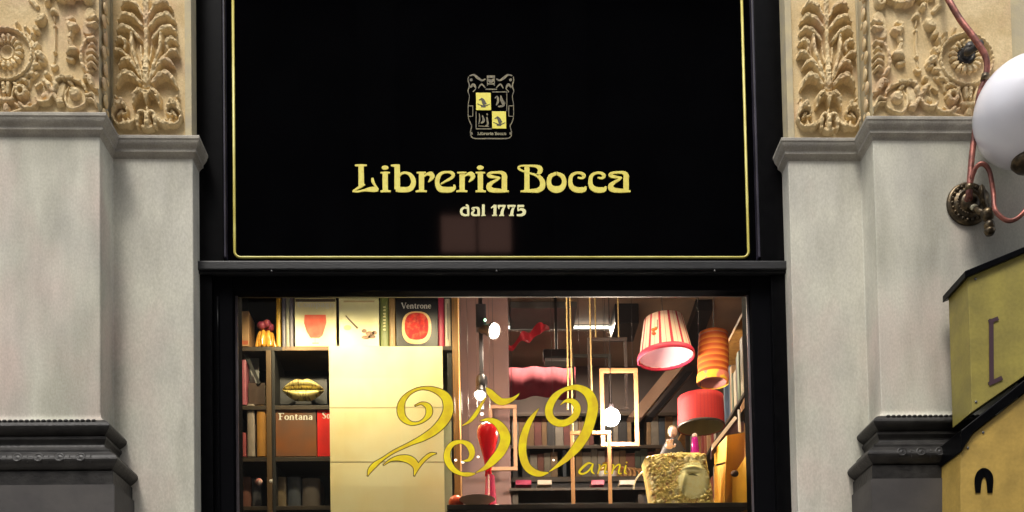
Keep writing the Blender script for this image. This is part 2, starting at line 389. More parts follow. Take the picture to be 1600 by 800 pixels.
def inner_relief():
    S = [[(368,385,42,8),(368,335,52,14),(368,260,40,15),(368,180,32,14),(368,80,26,12),(368,-40,24,11),(368,-160,30,12),(368,-300,40,13),(368,-420,30,12)]]
    S += [('f', [(368,350,46,3),(368,250,56,3),(368,130,60,3)])]
    ones = [
     [(425,350,20,11),(480,305,26,15),(545,282,30,17),(605,310,26,16),(648,378,12,12)],
     [(420,300,16,12),(478,212,20,14),(525,170,22,16),(575,168,22,15),(625,205,10,11)],
     [(415,250,14,11),(500,165,16,12),(585,100,18,14),(640,85,22,15),(668,108,11,10)],
     [(400,320,14,13),(440,220,18,15),(475,130,20,15),(500,40,20,14),(505,-60,18,13)],
     [(392,220,9,12),(410,130,12,12),(420,40,10,10)],
     [(570,70,12,10),(560,15,20,13),(600,-20,20,14),(650,0,14,12)],
     [(430,-20,16,12),(500,-90,20,13),(580,-120,22,14),(640,-90,12,12)],
     [(400,-120,16,12),(470,-190,22,14),(560,-220,26,15),(630,-180,12,12)],
     [(400,-220,14,12),(450,-300,20,14),(540,-330,24,15),(600,-290,12,12)],
     [(372,446,24,14),(425,430,30,16),(470,460,30,16),(492,535,12,13)],
     [(375,605,14,12),(415,600,24,14),(448,650,26,14),(450,710,20,12)],
     [(470,650,16,10),(520,690,24,13),(590,694,18,11),(640,694,14,10),(678,650,12,11),(685,600,14,12),(640,535,24,15),(590,528,22,14),(556,565,16,11),(556,600,12,9),(590,610,16,9)],
     [(540,655,12,10),(520,690,16,12)], [(590,650,10,9),(580,690,16,11)], [(640,620,12,8),(600,580,22,7)],
     [(600,505,28,15)], [(655,470,16,12)], [(655,500,14,10),(665,545,18,12)],
     ('-', [(418,618,12,9),(422,622,10,7)]), ('-', [(405,650,6,5),(430,680,6,5),(410,700,5,5)]),
     ('-', [(395,330,5,4),(400,240,5,5),(398,180,5,4)]), 
     ('-', [(430,200,5,5),(465,120,5,5),(480,60,5,5)]), ('-', [(425,440,5,4),(462,465,6,4)]),
    ]
    S += ones
    for st in ones:
        if isinstance(st, tuple): S.append((st[0], [(736-x, y, r, h) for x, y, r, h in st[1]]))
        else: S.append([(736-x, y, r, h) for x, y, r, h in st])
    S += [[(366,445,26,17),(368,480,26,17),(368,530,10,13)], [(374,560,12,11),(375,585,13,12)],
          [(375,620,26,15),(375,680,34,16),(375,728,22,13)], [(335,722,20,12),(375,738,20,12),(415,722,20,12)],
          ('-', [(352,640,5,6),(350,700,5,5)]), ('-', [(398,640,5,6),(400,700,5,5)])]
    return Z(S, 170, 70, 5.479, .85)
def outer_relief():
    S = [('f', [(508,520,112,3)]), [(510,500,62,15)],
     [(620,470,12,9),(612,440,16,10),(570,388,18,11),(500,366,12,10)],
     [(625,520,12,7),(600,600,14,8),(530,634,14,8),(460,640,14,8),(415,580,14,8),(412,500,12,7),(440,430,12,6)],
     [(395,350,26,13),(345,370,30,14),(318,420,34,14),(300,480,30,13)], ('-', [(375,378,13,12),(345,402,12,12)]),
     [(300,520,26,12),(320,550,22,12)], [(345,585,32,13),(380,590,18,10)], [(380,420,40,8),(360,500,50,9),(360,560,30,9)],
     [(430,350,22,12),(480,350,24,13)], [(450,385,22,9),(480,410,18,8)],
     [(610,355,22,12),(655,345,36,13),(680,410,26,13)], ('-', [(640,350,8,6)]), ('-', [(665,385,7,6)]),
     [(620,520,14,10),(690,512,16,12),(720,560,12,11),(752,640,11,9)], [(628,552,10,9),(690,556,12,10),(725,610,9,8)],
     [(105,545,12,9),(150,585,18,11),(220,582,18,11),(260,550,16,10),(272,480,20,10),(250,430,30,12),(215,390,26,12)],
     [(-60,600,16,10),(0,640,18,11),(80,635,16,10),(125,580,12,8)],
     [(200,385,28,12)], [(222,318,32,14)], ('-', [(205,312,8,8)]), [(250,440,32,12)], [(110,425,22,8),(150,400,14,7)], ('-', [(290,438,9,9)]),
     [(180,510,30,5),(230,490,30,6),(230,530,26,5)],
     [(440,110,24,12),(480,72,42,15),(520,80,30,14)], [(430,150,22,9),(480,165,24,8)], [(470,20,20,8),(455,-20,24,10)],
     [(120,120,26,13),(160,130,38,15),(190,165,24,12)], [(105,52,34,13),(130,30,20,12)], [(150,190,22,9),(190,195,16,8)],
     [(295,85,20,8)], [(295,60,12,6),(300,-40,10,6)], [(260,220,12,7),(290,240,24,9),(320,215,10,7)], [(285,190,8,5),(292,140,7,5)],
     [(110,290,24,5),(70,330,22,6),(40,350,20,6)],
     # right-hand acanthus leaf
     [(620,-20,20,10),(585,60,20,12),(580,140,22,12),(590,220,22,11),(640,285,18,9)], ('f', [(640,60,55,6),(650,150,60,6),(660,230,48,5)]),
     [(640,100,22,9),(690,90,22,14),(725,110,16,12)], [(640,160,22,9),(690,150,22,14),(725,175,16,12)], [(650,230,20,9),(690,215,20,14),(720,235,14,12)],
     [(660,40,18,9),(700,30,22,14)], [(650,-30,22,13),(710,-40,18,12)],
     ('-', [(700,118,12,10)]), ('-', [(700,178,12,10)]), ('-', [(695,238,13,11)]), [(760,70,14,10),(775,160,14,11),(768,240,12,9)], ('-', [(755,210,10,8)]),
     [(700,440,10,8),(745,455,12,9),(752,480,8,7)]]
    # big rosette (mostly beyond the left edge of the photo; well in view on the right pier)
    cx, cy = -190, 125
    ring = [(cx+262*math.cos(a), cy+250*math.sin(a), 15, 13) for a in np.linspace(0, 2*PI, 33)]
    S += [ring, ('f', [(cx,cy,252,4)]), [(cx+292*math.cos(a), cy+285*math.sin(a), 22, 9) for a in np.linspace(-.9, 1.2, 10)]]
    for k in range(16):
        a = 2*PI*(k+.5)/16; S.append([(cx+105*math.cos(a), cy-28+105*math.sin(a), 18, 11), (cx+145*math.cos(a), cy-28+145*math.sin(a), 27, 13)])
    S += [[(cx,cy-28,80,9)], ('-', [(cx,cy-28,62,9)])]
    for i, a in enumerate(np.linspace(-1.2, 1.3, 9)):       # leaf lobes round the ring
        S.append([(cx+300*math.cos(a), cy+290*math.sin(a), 20, 9), (cx+335*math.cos(a-.05), cy+325*math.sin(a-.05), 22, 13)])
        S.append(('-', [(cx+322*math.cos(a+.12), cy+312*math.sin(a+.12), 10, 8)]))
    S += [[(60,240,26,6),(40,330,24,6),(20,420,24,5)]]
    fx, fy = -40, 488                                       # small five-petal flower
    for k in range(7):
        a = 2*PI*k/7; S.append([(fx+42*math.cos(a), fy+42*math.sin(a), 30, 14)])
    S += [('-', [(fx,fy,30,9)]), [(fx,fy,16,13)]]
    kx = -195                                               # small bracket under the rosette
    S += [[(kx-95,400,12,9),(kx-75,470,14,10),(kx-60,540,12,9)], [(kx+95,400,12,9),(kx+75,470,14,10),(kx+60,540,12,9)],
          [(kx-25,415,26,12),(kx-18,500,22,11)], [(kx+25,415,26,12),(kx+18,500,22,11)], ('-', [(kx,430,10,9)]), ('-', [(kx,505,7,8)]),
          [(kx-60,560,24,10),(kx,565,26,11),(kx+60,560,24,10)], [(kx,630,26,12),(kx,660,34,11)],
          [(kx-150,640,16,7),(kx-90,600,14,8)], [(kx+150,640,16,7),(kx+90,600,14,8)], [(-150,690,16,8),(-20,640,18,7),(40,590,14,7)]]
    fx = kx*2+40
    for k in range(7):
        a = 2*PI*k/7; S.append([(fx+42*math.cos(a), fy+42*math.sin(a), 30, 14)])
    S += [('-', [(fx,fy,30,9)]), [(fx,fy,16,13)]]
    # what goes on above the photo's top edge: the same scrolls once more
    up = []
    for st in list(S[:40]):
        if isinstance(st, tuple): up.append((st[0], [(x, -y-80, r, h) for x, y, r, h in st[1]]))
        else: up.append([(x, -y-80, r, h) for x, y, r, h in st])
    S += [u for u in up if (u[1] if isinstance(u, tuple) else u)[0][1] < -60]
    return Z(S, 46, 70, 6.35, .82)
INF = relief_field(178, 301, -12, 217, inner_relief())
OUF = relief_field(-60, 163, -12, 182, outer_relief())
def pier(side):
    s = -1 if side == 'L' else 1
    lab = ('grey stone pier left of the shop front with carved ochre scrolls and dark moulded base' if side == 'L' else
           'grey stone pier right of the shop front, behind the copper wall lamp')
    X1, X2 = (XL1, XL2) if side == 'L' else (XR1, XR2); XE = -4.2 if side == 'L' else 4.2
    root = empty('stone_pier', ((X1+X2)/2, 0, 0), lab, 'pier')
    mirror = (lambda x, y: (x, y)) if side == 'L' else None
    # heights
    if side == 'L': zo = at(100,175,YO-.05)[2]; zi = at(250,209.5,YI-.05)[2]
    else: zo = at(1450,183,YO-.05)[2]; zi = at(1285,212,YI-.05)[2]
    zc = (zo+zi)/2
    # shaft
    def shaft(z0, z1, name, m, ins=0.0):
        pth = [(XE, .35), (XE, YO+ins), (X1+s*ins, YO+ins), (X1+s*ins, YI+ins), (X2+s*ins, YI+ins), (X2+s*ins, .35)]
        n = len(pth)
        vs = [(x, y, z) for z in (z0, z1) for x, y in pth]
        fs = [tuple(range(n)), tuple(range(n, 2*n))] + [(i, (i+1)%n, (i+1)%n+n, i+n) for i in range(n)]
        o = mk(name, vs, fs, m, root)
        bv = o.modifiers.new('bevel', 'BEVEL'); bv.width = .006; bv.segments = 3; bv.limit_method = 'ANGLE'
        return o
    shaft(0, zc-.06, 'shaft', STONE)
    shaft(zc-.0595, ZTOP, 'upper_block', EDGE, .012)
    # cornice
    pth = [(XE, YO), (X1, YO), (X1, YI), (X2, YI), (X2, .02)]
    if s > 0: pth = pth[::-1]
    prof = [(0, 0), (.047, 0), (.05, -.004), (.05, -.020), (.046, -.024)] + arc(.046, -.024, .026, -.060, .004) + [(.024, -.066), (.024, -.078), (.019, -.080)] + arc(.019, -.080, 0.001, -.104, -.004)
    prof = [(p, zc+z) for p, z in prof] + [(-.004, zc-.104), (-.004, zc)]
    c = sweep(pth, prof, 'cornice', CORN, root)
    bv = c.modifiers.new('bevel', 'BEVEL'); bv.width = .002; bv.segments = 2; bv.limit_method = 'ANGLE'
    # reliefs
    if side == 'L': mi = mo = (lambda x, y: (x, y))
    else: mi = lambda x, y: (1528-x, y+2); mo = lambda x, y: (1522-x, y+8)
    a = (X1+.006, X2-.037) if side == 'L' else (X1-.006, X2+.037)
    relief_mesh('relief_panel', *INF, YI-.004, mi, root, (a[0], a[1], None, zc-.0))
    tag(relief_mesh('relief_panel', *OUF, YO-.004, mo, root, (None, X1-.003 if side == 'L' else X1+.003, None, zc-.0)))
    # carved side of the outer block
    # raised flat border strips beside the carvings
    xb = (X2-.036, X2+.0) if side == 'L' else (X2-.0, X2+.036)
    MB().box(xb[0], xb[1], YI-.016, YI+.05, zc+.0005, ZTOP, .003).go('border_strip', EDGE, root)
    mb = MB(); xx = X1+.004 if side == 'L' else X1-.004
    for k in range(9):
        z = zc+.05+k*.085; mb.sphere((xx, YO+.05+.02*(k%2), z), .026, 14, (.35, 1, 1.3)); mb.sphere((xx, YO+.10-.02*(k%2), z+.04), .017, 12, (.3, 1, 1))
    mb.go('side_carving', OCHRE, root, True)
    # moulded base of the outer pilaster
    zt = at(100,652,YO-.07)[2] if side == 'L' else at(1430,645,YO-.07)[2]
    pb = [(XE, YO), (X1, YO), (X1, YI+.001)]
    if s > 0: pb = pb[::-1]
    sweep(pb, [(-.004, zt+.045)] + arc(.002, zt+.045, .016, zt+.006, -.004, 4) + [(.018, zt+.002), (-.004, zt+.002)], 'necking', STONE, root)
    zb_ = zt
    tor = arc(.030, zb_, .030, zb_-.085, .042, 10)
    sco = [(.030, zb_-.087), (.044, zb_-.090), (.044, zb_-.104)] + arc(.044, zb_-.104, .066, zb_-.168, -.022, 7) + [(.078, zb_-.170), (.078, zb_-.184)]
    t2 = arc(.084, zb_-.186, .084, zb_-.285, .046, 10)
    pf = [(-.004, zb_)] + tor + sco + t2 + [(.10, zb_-.288), (.10, zb_-.36)]
    b = sweep(pb, pf + [(-.004, zb_-.36)], 'base_moulding', DARKST, root)
    bv = b.modifiers.new('bevel', 'BEVEL'); bv.width = .0015; bv.limit_method = 'ANGLE'; bv.angle_limit = math.radians(40)
    sweep(pb, [(-.004, zb_-.361), (.11, zb_-.361), (.11, .001), (-.004, .001)], 'plinth', PLINTH, root)
    # carved beads on the mouldings
    mb = MB(); x0, x1 = (XE, X1) if side == 'L' else (X1, XE)
    n = int(abs(x1-x0)/.028)
    for k in range(n):
        x = x0+(k+.5)*(x1-x0)/n; mb.sphere((x, YO-.052, zb_-.012), .0125, 10, (1, .8, .7))
    mb.go('bead_carving', DARKST, root, True); mb = MB()
    n = int(abs(x1-x0)/.1)
    for k in range(n):
        x = x0+(k+.5)*(x1-x0)/n
        mb.lathe((x, YO-.124, zb_-.226), [(.026, -.004), (.027, .002), (.020, .005), (.016, .002), (.010, .003), (0.001, .006)], 20, (0,-1,.25))
        mb.sphere((x+.05, YO-.124, zb_-.235), .008, 10, (.6, .6, 3.2))
    sx = X1-s*.05 if False else X1
    mb.go('roundel_carving', DARKST, root, True)
    return root, zc
pierL, ZCL = pier('L'); pierR, ZCR = pier('R')

# ------------------------------------------------------------------ shop front (black painted timber)
sf = empty('storefront', (.05, 0, 0), 'black painted shop front framing the sign and display window between the stone piers', 'shop front')
ZL1 = at(770,412,0)[2]; ZL0 = at(770,426,-.0)[2]; ZW1 = at(770,464.5,.112)[2]; ZW0 = .75
XWL = at(365.5,600,.05)[0]; XWR = at(1176,600,.05)[0]
XA = XL2-.06; XB = XR2+.06
MB().box(XA, at(349,300,0)[0], .0, .25, ZL1, ZTOP, .004).go('upper_stile', BLACK, sf)
MB().box(at(1186,300,0)[0], XB, .0, .25, ZL1, ZTOP, .004).go('upper_stile', BLACK, sf)
WBP = mat('worn_black_paint', (.02,.018,.03), .3, col2=(.045,.04,.06), scale=5, spec=.5)
for a, b_ in ((349.5,352.5),(1182,1185.5)):
    x0 = at(a,300,-.012)[0]; x1 = at(b_,300,-.012)[0]; MB().box(x0, x1, -.014, .05, ZL1+.03, ZTOP, .004).go('bead_moulding', WBP, sf)
MB().box(XA, at(332,600,0)[0], .0, .25, 0.3, ZL0-.002, .004).go('lower_stile', BLACK, sf)
MB().box(at(1209,600,0)[0], XB, .0, .25, .3, ZL0-.002, .004).go('lower_stile', BLACK, sf)
MB().box(at(332,600,0)[0]-.01, XWL, .035, .25, ZW0, ZL0-.002, .006).go('window_stile', MATTE, sf)
MB().box(XWR, at(1209,600,0)[0]+.01, .035, .25, ZW0, ZL0-.002, .006).go('window_stile', MATTE, sf)
MB().tube([(at(1206,500,.02)[0], .022, z) for z in (.8, 2.4, ZL0-.12)], .007).go('bead_moulding', BLACK, sf, True)
MB().tube([(at(340,500,.02)[0], .026, z) for z in (.8, 2.4, ZL0-.12)], .005).go('bead_moulding', BLACK, sf, True)
MB().box(XWL+.0005, XWR-.0005, .036, .11, ZW1, ZL0-.002, .006).go('head_rail', MATTE, sf)
MB().box(XA, XB, -.035, .11, ZL0+.001, ZL1-.001, .006).go('lintel', LINTEL, sf)
MB().box(XA, XB, -.018, .0, ZL0-.012, ZL0-.0005, .003).go('lintel_bead', LINTEL, sf)
MB().box(XA, XB, -.03, .25, .0, .28, .01).go('skirting', BLACK, sf)
MB().box(XWL, XWR, .036, .25, .29, ZW0, .01).go('stall_riser', BLACK, sf)
SCRW = mat('steel_screw', (.16,.16,.16), .3, metal=.8)
for px in (425, 776, 1116):
    p = at(px, 425, -.02); MB().lathe((p[0], -.030, ZL0-.006), [(.006,0),(.005,.003),(.001,.004)], 12, (0,-1,0)).go('screw', SCRW, sf, True)
# glazing and its lettering
gp = MB().box(XWL-.01, XWR+.01, .10, .106, ZW0-.01, ZW1+.01).go('window_pane', GLASS, sf)
ALU = mat('bead_aluminium', (.12,.10,.11), .35, metal=.5, col2=(.3,.26,.27), scale=9, stretch=(1,1,.3))
MB().box(XWL-.001, XWL+.014, .09, .098, ZW0, ZW1).go('glazing_bead', ALU, sf)
MB().box(XWR-.012, XWR+.001, .09, .098, ZW0, ZW1).go('glazing_bead', ALU, sf)
s7 = 4.708
c2 = lambda x, y: (560+x/s7, 590+y/s7)
c5 = lambda x, y: (690+x/5.0, 600+y/5.0)
c0 = lambda x, y: (780+x/s7, 590+y/s7)
N2 = [[(418,206,2),(465,190,8),(512,212,20),(520,262,22),(490,306,12),(440,334,8),(380,334,14),(325,290,24),(312,225,26),(332,160,18),(390,105,10),(470,78,9),(560,90,18),(640,140,32),(662,220,36),(638,300,36),(570,380,30),(480,440,22),(380,487,12),(260,545,9),(180,597,9),(120,642,17),(85,682,14),(68,722,1)],
      [(185,643,1),(240,606,8),(310,592,20),(380,606,28),(422,652,22),(411,722,1)], [(411,720,1),(440,655,12),(480,605,12),(530,566,11),(572,558,1)]]
N5 = [[(348,28,3),(375,62,24),(420,110,30),(470,138,27),(540,125,17),(590,92,7),(607,73,1)], [(350,100,2),(310,160,10),(270,230,15),(220,290,11),(160,326,2)],
      [(300,286,2),(370,278,14),(440,312,28),(488,380,38),(495,450,40),(460,530,36),(400,600,30),(340,655,16),(270,692,2)],
      [(262,700,4),(210,706,16),(150,700,14),(85,660,22),(46,590,26),(48,520,22),(90,466,18),(160,452,14),(216,482,24),(238,540,22),(216,590,14),(165,602,2)]]
N0 = [[(292,226,1),(250,282,14),(210,350,22),(178,450,28),(172,550,28),(196,640,28),(240,688,26),(300,708,20),(362,700,4)],
      [(368,692,2),(440,640,14),(510,580,24),(580,500,34),(642,400,36),(680,280,38),(688,190,38),(650,112,32),(570,72,20),(480,88,14),(410,142,24),(368,220,28),(375,290,28),(430,333,26),(500,328,24),(560,280,24),(575,222,24),(545,177,20),(490,172,10),(448,202,1)]]
for nm, st, cv in (('digit_two', N2, c2), ('digit_five', N5, c5), ('digit_zero', N0, c0)):
    mb = MB(); mo_ = MB()
    for i, s_ in enumerate(st):
        ribbon(mb, s_, .0965-.0002*i, .0012, cv, 10); ribbon(mo_, s_, .0985-.0002*i, .0008, cv, 10, grow=6.0 if nm == 'digit_two' else 3.4)
    d = mb.go(nm, DECAL, gp); mo_.go('outline', DECALDK, d)
ca = lambda x, y: (900+x/5.714, 690+y/5.714)
AN = [[(150,200,4),(110,192,9),(60,230,11),(28,272,9),(60,288,8),(110,262,7),(150,205,5)], [(152,196,7),(140,260,9),(165,290,4)], [(198,205,3),(212,215,7),(196,288,7)], [(200,262,3),(240,212,6),(268,212,8),(256,280,7),(285,284,3)], [(322,205,3),(336,215,7),(320,288,7)], [(324,262,3),(364,212,6),(392,212,8),(380,280,7),(409,284,3)], [(446,210,7),(434,272,7),(455,288,3)], dot(452,186,8,7)]
mb = MB(); mo_ = MB()
for i, s_ in enumerate(AN): ribbon(mb, s_, .0965-.0001*i, .0012, ca, 6); ribbon(mo_, s_, .0985-.0001*i, .0008, ca, 6, grow=2)
d = mb.go('anni_lettering', DECAL, gp); mo_.go('outline', DECALDK, d)

# ------------------------------------------------------------------ fascia sign
XS0 = at(352,300,.03)[0]; XS1 = at(1184,300,.03)[0]
sign = empty('shop_sign', (.05, .03, ZL1), 'large glossy black fascia sign lettered in gold with a crest and a thin gold border', 'sign')
MB().box(XS0, XS1, .03, .06, ZL1+.001, ZTOP).go('panel', SIGNBLK, sign)
gx0, gx1, gz = at(366,300,.028)[0], at(1167,300,.028)[0], at(770,402.5,.028)[2]
mb = MB(); pts = [(gx0, .0275, ZTOP-.05), (gx0, .0275, gz+.035)] + [(gx0+.035-.035*math.cos(a), .0275, gz+.035-.035*math.sin(a)) for a in np.linspace(.2, PI/2-.2, 5)] + [(gx0+.035, .0275, gz), (gx1-.035, .0275, gz)] \
    + [(gx1-.035+.035*math.sin(a), .0275, gz+.035-.035*math.cos(a)) for a in np.linspace(.2, PI/2-.2, 5)] + [(gx1, .0275, gz+.035), (gx1, .0275, ZTOP-.05)]
mb.tube(pts, .0075, 10, dense=False); mb.go('gold_border', GOLDB, sign, True)
glyphset('sign_lettering', word(1.0, 545, 250), .026, .005, GOLDP, sign)
cdl = lambda x, y: (710+x/13.33, 312+y/13.33)
D = [[(238,105,12),(272,125,24),(285,180,24),(287,325,24)], [(275,178,12),(205,165,20),(150,205,26),(148,275,28),(200,318,24),(305,322,18)],
     [(425,212,8),(372,188,22),(430,164,14),(498,190,28),(505,325,26)], [(425,215,10),(370,280,26),(405,320,22),(532,324,14)],
     [(580,108,14),(615,115,22)], [(603,105,28),(604,320,30)], [(560,326,12),(650,326,12)],
     [(762,172,10),(845,122,26)], [(848,105,30),(842,320,32)], [(782,326,12),(892,326,12)]]
for o in (0, 205): D += [[(900+o,128,20),(1070+o,128,20)], [(922+o,140,22),(930+o,192,8)], [(1052+o,122,16),(1005+o,215,28),(985+o,320,34)], [(930+o,326,12),(1036+o,326,12)]]
D += [[(1312,130,24),(1452,130,20)], [(1325,120,14),(1326,225,14)], [(1318,232,10),(1385,198,22),(1448,225,34),(1450,280,34),(1395,318,26),(1298,320,18)]]
glyphset('date_lettering', [(D[:7], cdl)], .026, .005, GOLDPALE, sign); glyphset('date_lettering', [(D[7:], cdl)], .026, .005, GOLDPALE, sign)
# crest
cc = lambda x, y: (725+x/7.143, 110+y/7.143)
crest = MB()
for i, st in enumerate([
    [(50,70,5),(45,110,5),(60,170,7),(45,230,5),(60,290,4),(48,380,4),(48,520,4),(72,590,5),(85,620,5),(72,690,5),(85,740,6),(130,760,6),(300,760,7),(470,760,6),(520,740,6),(530,690,5),(515,620,5),(530,590,5),(552,520,4),(552,380,4),(540,290,4),(555,230,5),(540,170,7),(555,110,5),(550,70,5)],
    [(48,395,4),(98,395,4)], [(98,395,4),(98,510,4)], [(48,512,4),(98,512,4)], [(552,395,4),(500,395,4)], [(500,395,4),(500,510,4)], [(552,512,4),(500,512,4)],
    [(60,60,6),(110,50,10),(150,80,14),(200,110,10),(240,95,7)], [(540,60,6),(490,50,10),(450,80,14),(400,110,10),(360,95,7)],
    dot(80,105,16), dot(520,105,16), [(70,190,7),(105,160,16),(130,200,6),(100,240,6)], [(530,190,7),(495,160,16),(470,200,6),(500,240,6)],
    [(160,200,5),(195,155,9),(240,195,5)], [(440,200,5),(405,155,9),(360,195,5)],
    [(240,210,6),(370,210,6)], [(255,70,14),(345,70,14)], [(260,95,8),(300,120,20),(340,95,8)], [(265,150,8),(335,150,8)], [(260,60,5),(262,170,5)], [(340,60,5),(338,170,5)],
    [(315,240,5),(480,240,5)], [(478,240,4),(478,455,4)], [(135,455,4),(135,650,5)], [(135,652,6),(310,652,6)],
    [(345,310,5),(370,290,8),(380,340,12),(360,390,6)], [(410,280,5),(420,330,16),(440,390,12),(400,400,10)], [(380,400,8),(420,410,8)], [(440,340,5),(460,370,5)],
    [(170,480,4),(175,540,7),(165,600,5)], [(205,500,6),(220,560,14),(190,590,8)], [(255,480,8),(262,500,6)], [(255,520,8),(265,600,10),(240,620,5)], [(160,620,4),(280,625,4)],
    [(80,690,9),(92,715,8)], [(515,690,10),(520,715,8)]]):
    ribbon(crest, st, .0285-.00015*(i % 9), .001, cc, 6)
cr = crest.go('crest', GOLDDIM, sign)
for (x0, y0, x1, y1) in ((133,250,302,445),(312,458,472,650)):
    a = at(*cc(x0,y0), .028); b = at(*cc(x1,y1), .028)
    MB().box(a[0], b[0], .0268, .0295, b[2], a[2], .002).go('crest_quarter', CRESTY, cr)
CBK = mat('crest_black', (.03,.025,.005), .5)
for i, (ox, oy) in enumerate(((0,0),(176,206))):
    fig = MB()
    for st in ([(190,310,8),(212,335,18),(232,380,22)], [(165,330,4),(195,320,8)], [(190,400,10),(240,398,14)], [(150,372,3),(200,392,4)], [(240,395,4),(285,375,3)]):
        ribbon(fig, [(x+ox, y+oy, h) for x, y, h in st], .0258, .001, cc, 6)
    fig.go('crest_figure', CBK, cr)

glyphset('crest_lettering', word(.1045, 725+143/7.143, 110+683/7.143), .0275, .001, mat('faded_gold', (.32,.28,.16), .5), cr, off=.00003)

# ------------------------------------------------------------------ wall lamp with copper arm (right edge)
lamp = empty('wall_lamp', tuple(at(1512,318,YO)), 'copper pipe wall lamp with bronze wall plate and white opal globe', 'lamp')
YA = YO-.16
def tp(px, py, Y): return tuple(at(px, py, Y))
MB().tube([tp(1470,-20,YO+.02), tp(1480,-4,YA+.02), tp(1500,30,YA-.02), tp(1524,62,YA-.05), tp(1541,92,YA-.06), tp(1540,120,YA-.05), tp(1530,150,YA-.03), tp(1524,200,YA), tp(1518,250,YA), tp(1514,300,YA), tp(1511,312,YA+.04)], .0155, 14).go('arm', COPPER, lamp, True)
MB().tube([tp(1516,312,YO-.06), tp(1517,285,YO-.16), tp(1525,262,YO-.2), tp(1536,256,YO-.22), tp(1546,268,YO-.22), tp(1552,300,YO-.22), tp(1556,330,YO-.24), tp(1580,345,YO-.26), tp(1606,320,YO-.28), tp(1608,262,YO-.28)], .012, 12).go('arm', COPPER, lamp, True)
for a_, b_ in (((1540,116,YA-.053),(1538,126,YA-.048)),((1514.5,288,YA-.005),(1514,297,YA+.002))):
    MB().tube([tp(*a_), tp(*b_)], .0195, 16).go('pipe_collar', BRONZE, lamp, True)
c = at(1512,320,YO)
mb = MB(); R = .118
mb.lathe((c[0], YO, c[2]), [(R,0),(R,.012),(R-.008,.02),(R-.02,.022),(R-.026,.016),(R-.04,.02),(R-.045,.03),(R-.06,.032),(R-.064,.026),(R-.075,.04),(.03,.046),(.026,.06),(.012,.07),(.001,.072)], 40, (0,-1,0))
for k in range(22):
    a = 2*PI*k/22; mb.sphere((c[0]+.093*math.cos(a), YO-.02, c[2]+.093*math.sin(a)), .0085, 10)
for k in range(28):
    a = 2*PI*k/28; mb.sphere((c[0]+.066*math.cos(a), YO-.03, c[2]+.066*math.sin(a)), .005, 8)
mb.go('wall_plate', BRONZE, lamp, True)
c3 = at(1536,308,YO-.1)
MB().lathe(tuple(c3), [(.05,-.01),(.06,0),(.062,.008),(.05,.016),(.045,.01),(.03,.02),(.01,.03)], 28, (.75,-.55,.1)).go('cup_washer', BRONZE, lamp, True)
c4 = at(1543,335,YO-.14)
mb = MB(); mb.tube([tp(1518,322,YO-.06), tp(1530,330,YO-.12), tuple(c4)], .016)
mb.sphere(tuple(c4), .036, 18); c5_ = at(1546,352,YO-.15); mb.sphere(tuple(c5_), .028, 16); mb.lathe(tuple(c5_), [(.02,-.05),(.03,-.03),(.02,-.015)], 16)
mb.go('elbow_joint', BRONZE, lamp, True)
MB().sphere(tp(1522,324,YO-.09), .016, 14, (1.3,1,1)).go('tap_knob', mat('brass_knob', (.62,.58,.42), .35, metal=.3), lamp, True)
g = at(1606,175,YO-.28)
MB().sphere(tuple(g), .262, 48).go('globe', WGLASS, lamp, True)
MB().lathe((g[0], g[1], g[2]-.30), [(.03,0),(.07,.01),(.09,.035),(.085,.06)], 24).go('globe_holder', BRONZE, lamp, True)
h = at(1506,88,YO)
mb = MB(); mb.lathe((h[0], YO, h[2]), [(.058,0),(.06,.02),(.045,.03),(.04,.02),(.026,.03),(.024,.08),(.001,.085)], 28, (0,-1,0))
mb.tube([(h[0], YO-.05, h[2]), tp(1512,82,YO-.12), tp(1526,73,YO-.17), tp(1534,66,YO-.2)], .017)
mb.go('bracket_boss', mat('blackened_iron', (.02,.018,.016), .45, metal=.4, col2=(.05,.045,.04)), lamp, True)

# ------------------------------------------------------------------ yellow box sign (right edge, lower)
bs = empty('box_sign', tuple(at(1530,640,-.6)), 'yellow box sign with black caps projecting in front of the right stone pier', 'sign')
YEL = mat('yellow_acrylic', (.33,.275,.06), .5, col2=(.24,.20,.05), scale=7, detail=8, spec=.4, grain=.1, gscale=60, streak=.15)
ORA = mat('amber_acrylic', (.44,.29,.065), .5, col2=(.33,.22,.05), scale=7, detail=8, grain=.1, gscale=60, streak=.15)
def slab(pts, Yn, Yf, name, m, parent, bev=.003):
    """outline traced at depth Yn as a slab to depth Yf"""
    P = [at(x, y, Yn) for x, y in pts]
    o = MB().prism([(p[0], p[2]) for p in P], Yn, Yf).go(name, m, parent)
    if bev:
        b = o.modifiers.new('bevel', 'BEVEL'); b.width = bev; b.segments = 2; b.limit_method = 'ANGLE'
    return o
slab([(1512,428),(1640,375),(1640,560),(1519,644)], -.62, -.40, 'upper_panel', YEL, bs)
slab([(1508,423),(1645,367),(1645,376),(1508,434)], -.64, -.38, 'top_cap', BLACK, bs)
slab([(1502,672),(1645,558),(1645,578),(1520,676),(1502,706)], -.64, -.38, 'middle_cap', BLACK, bs, .004)
slab([(1501,708),(1520,678),(1645,580),(1645,880),(1501,880)], -.62, -.40, 'lower_panel', ORA, bs)
for x_, y_ in ((1524,436),(1525,628),(1512,700),(1536,676)):
    q = at(x_, y_, -.62); MB().lathe((q[0], -.6195, q[2]), [(.007,0),(.006,.004),(.001,.005)], 12, (0,-1,0)).go('fixing_screw', SCRW, bs, True)
DK = plain('dark_plum_lettering', (.05,.02,.03), .5)
lm = MB()
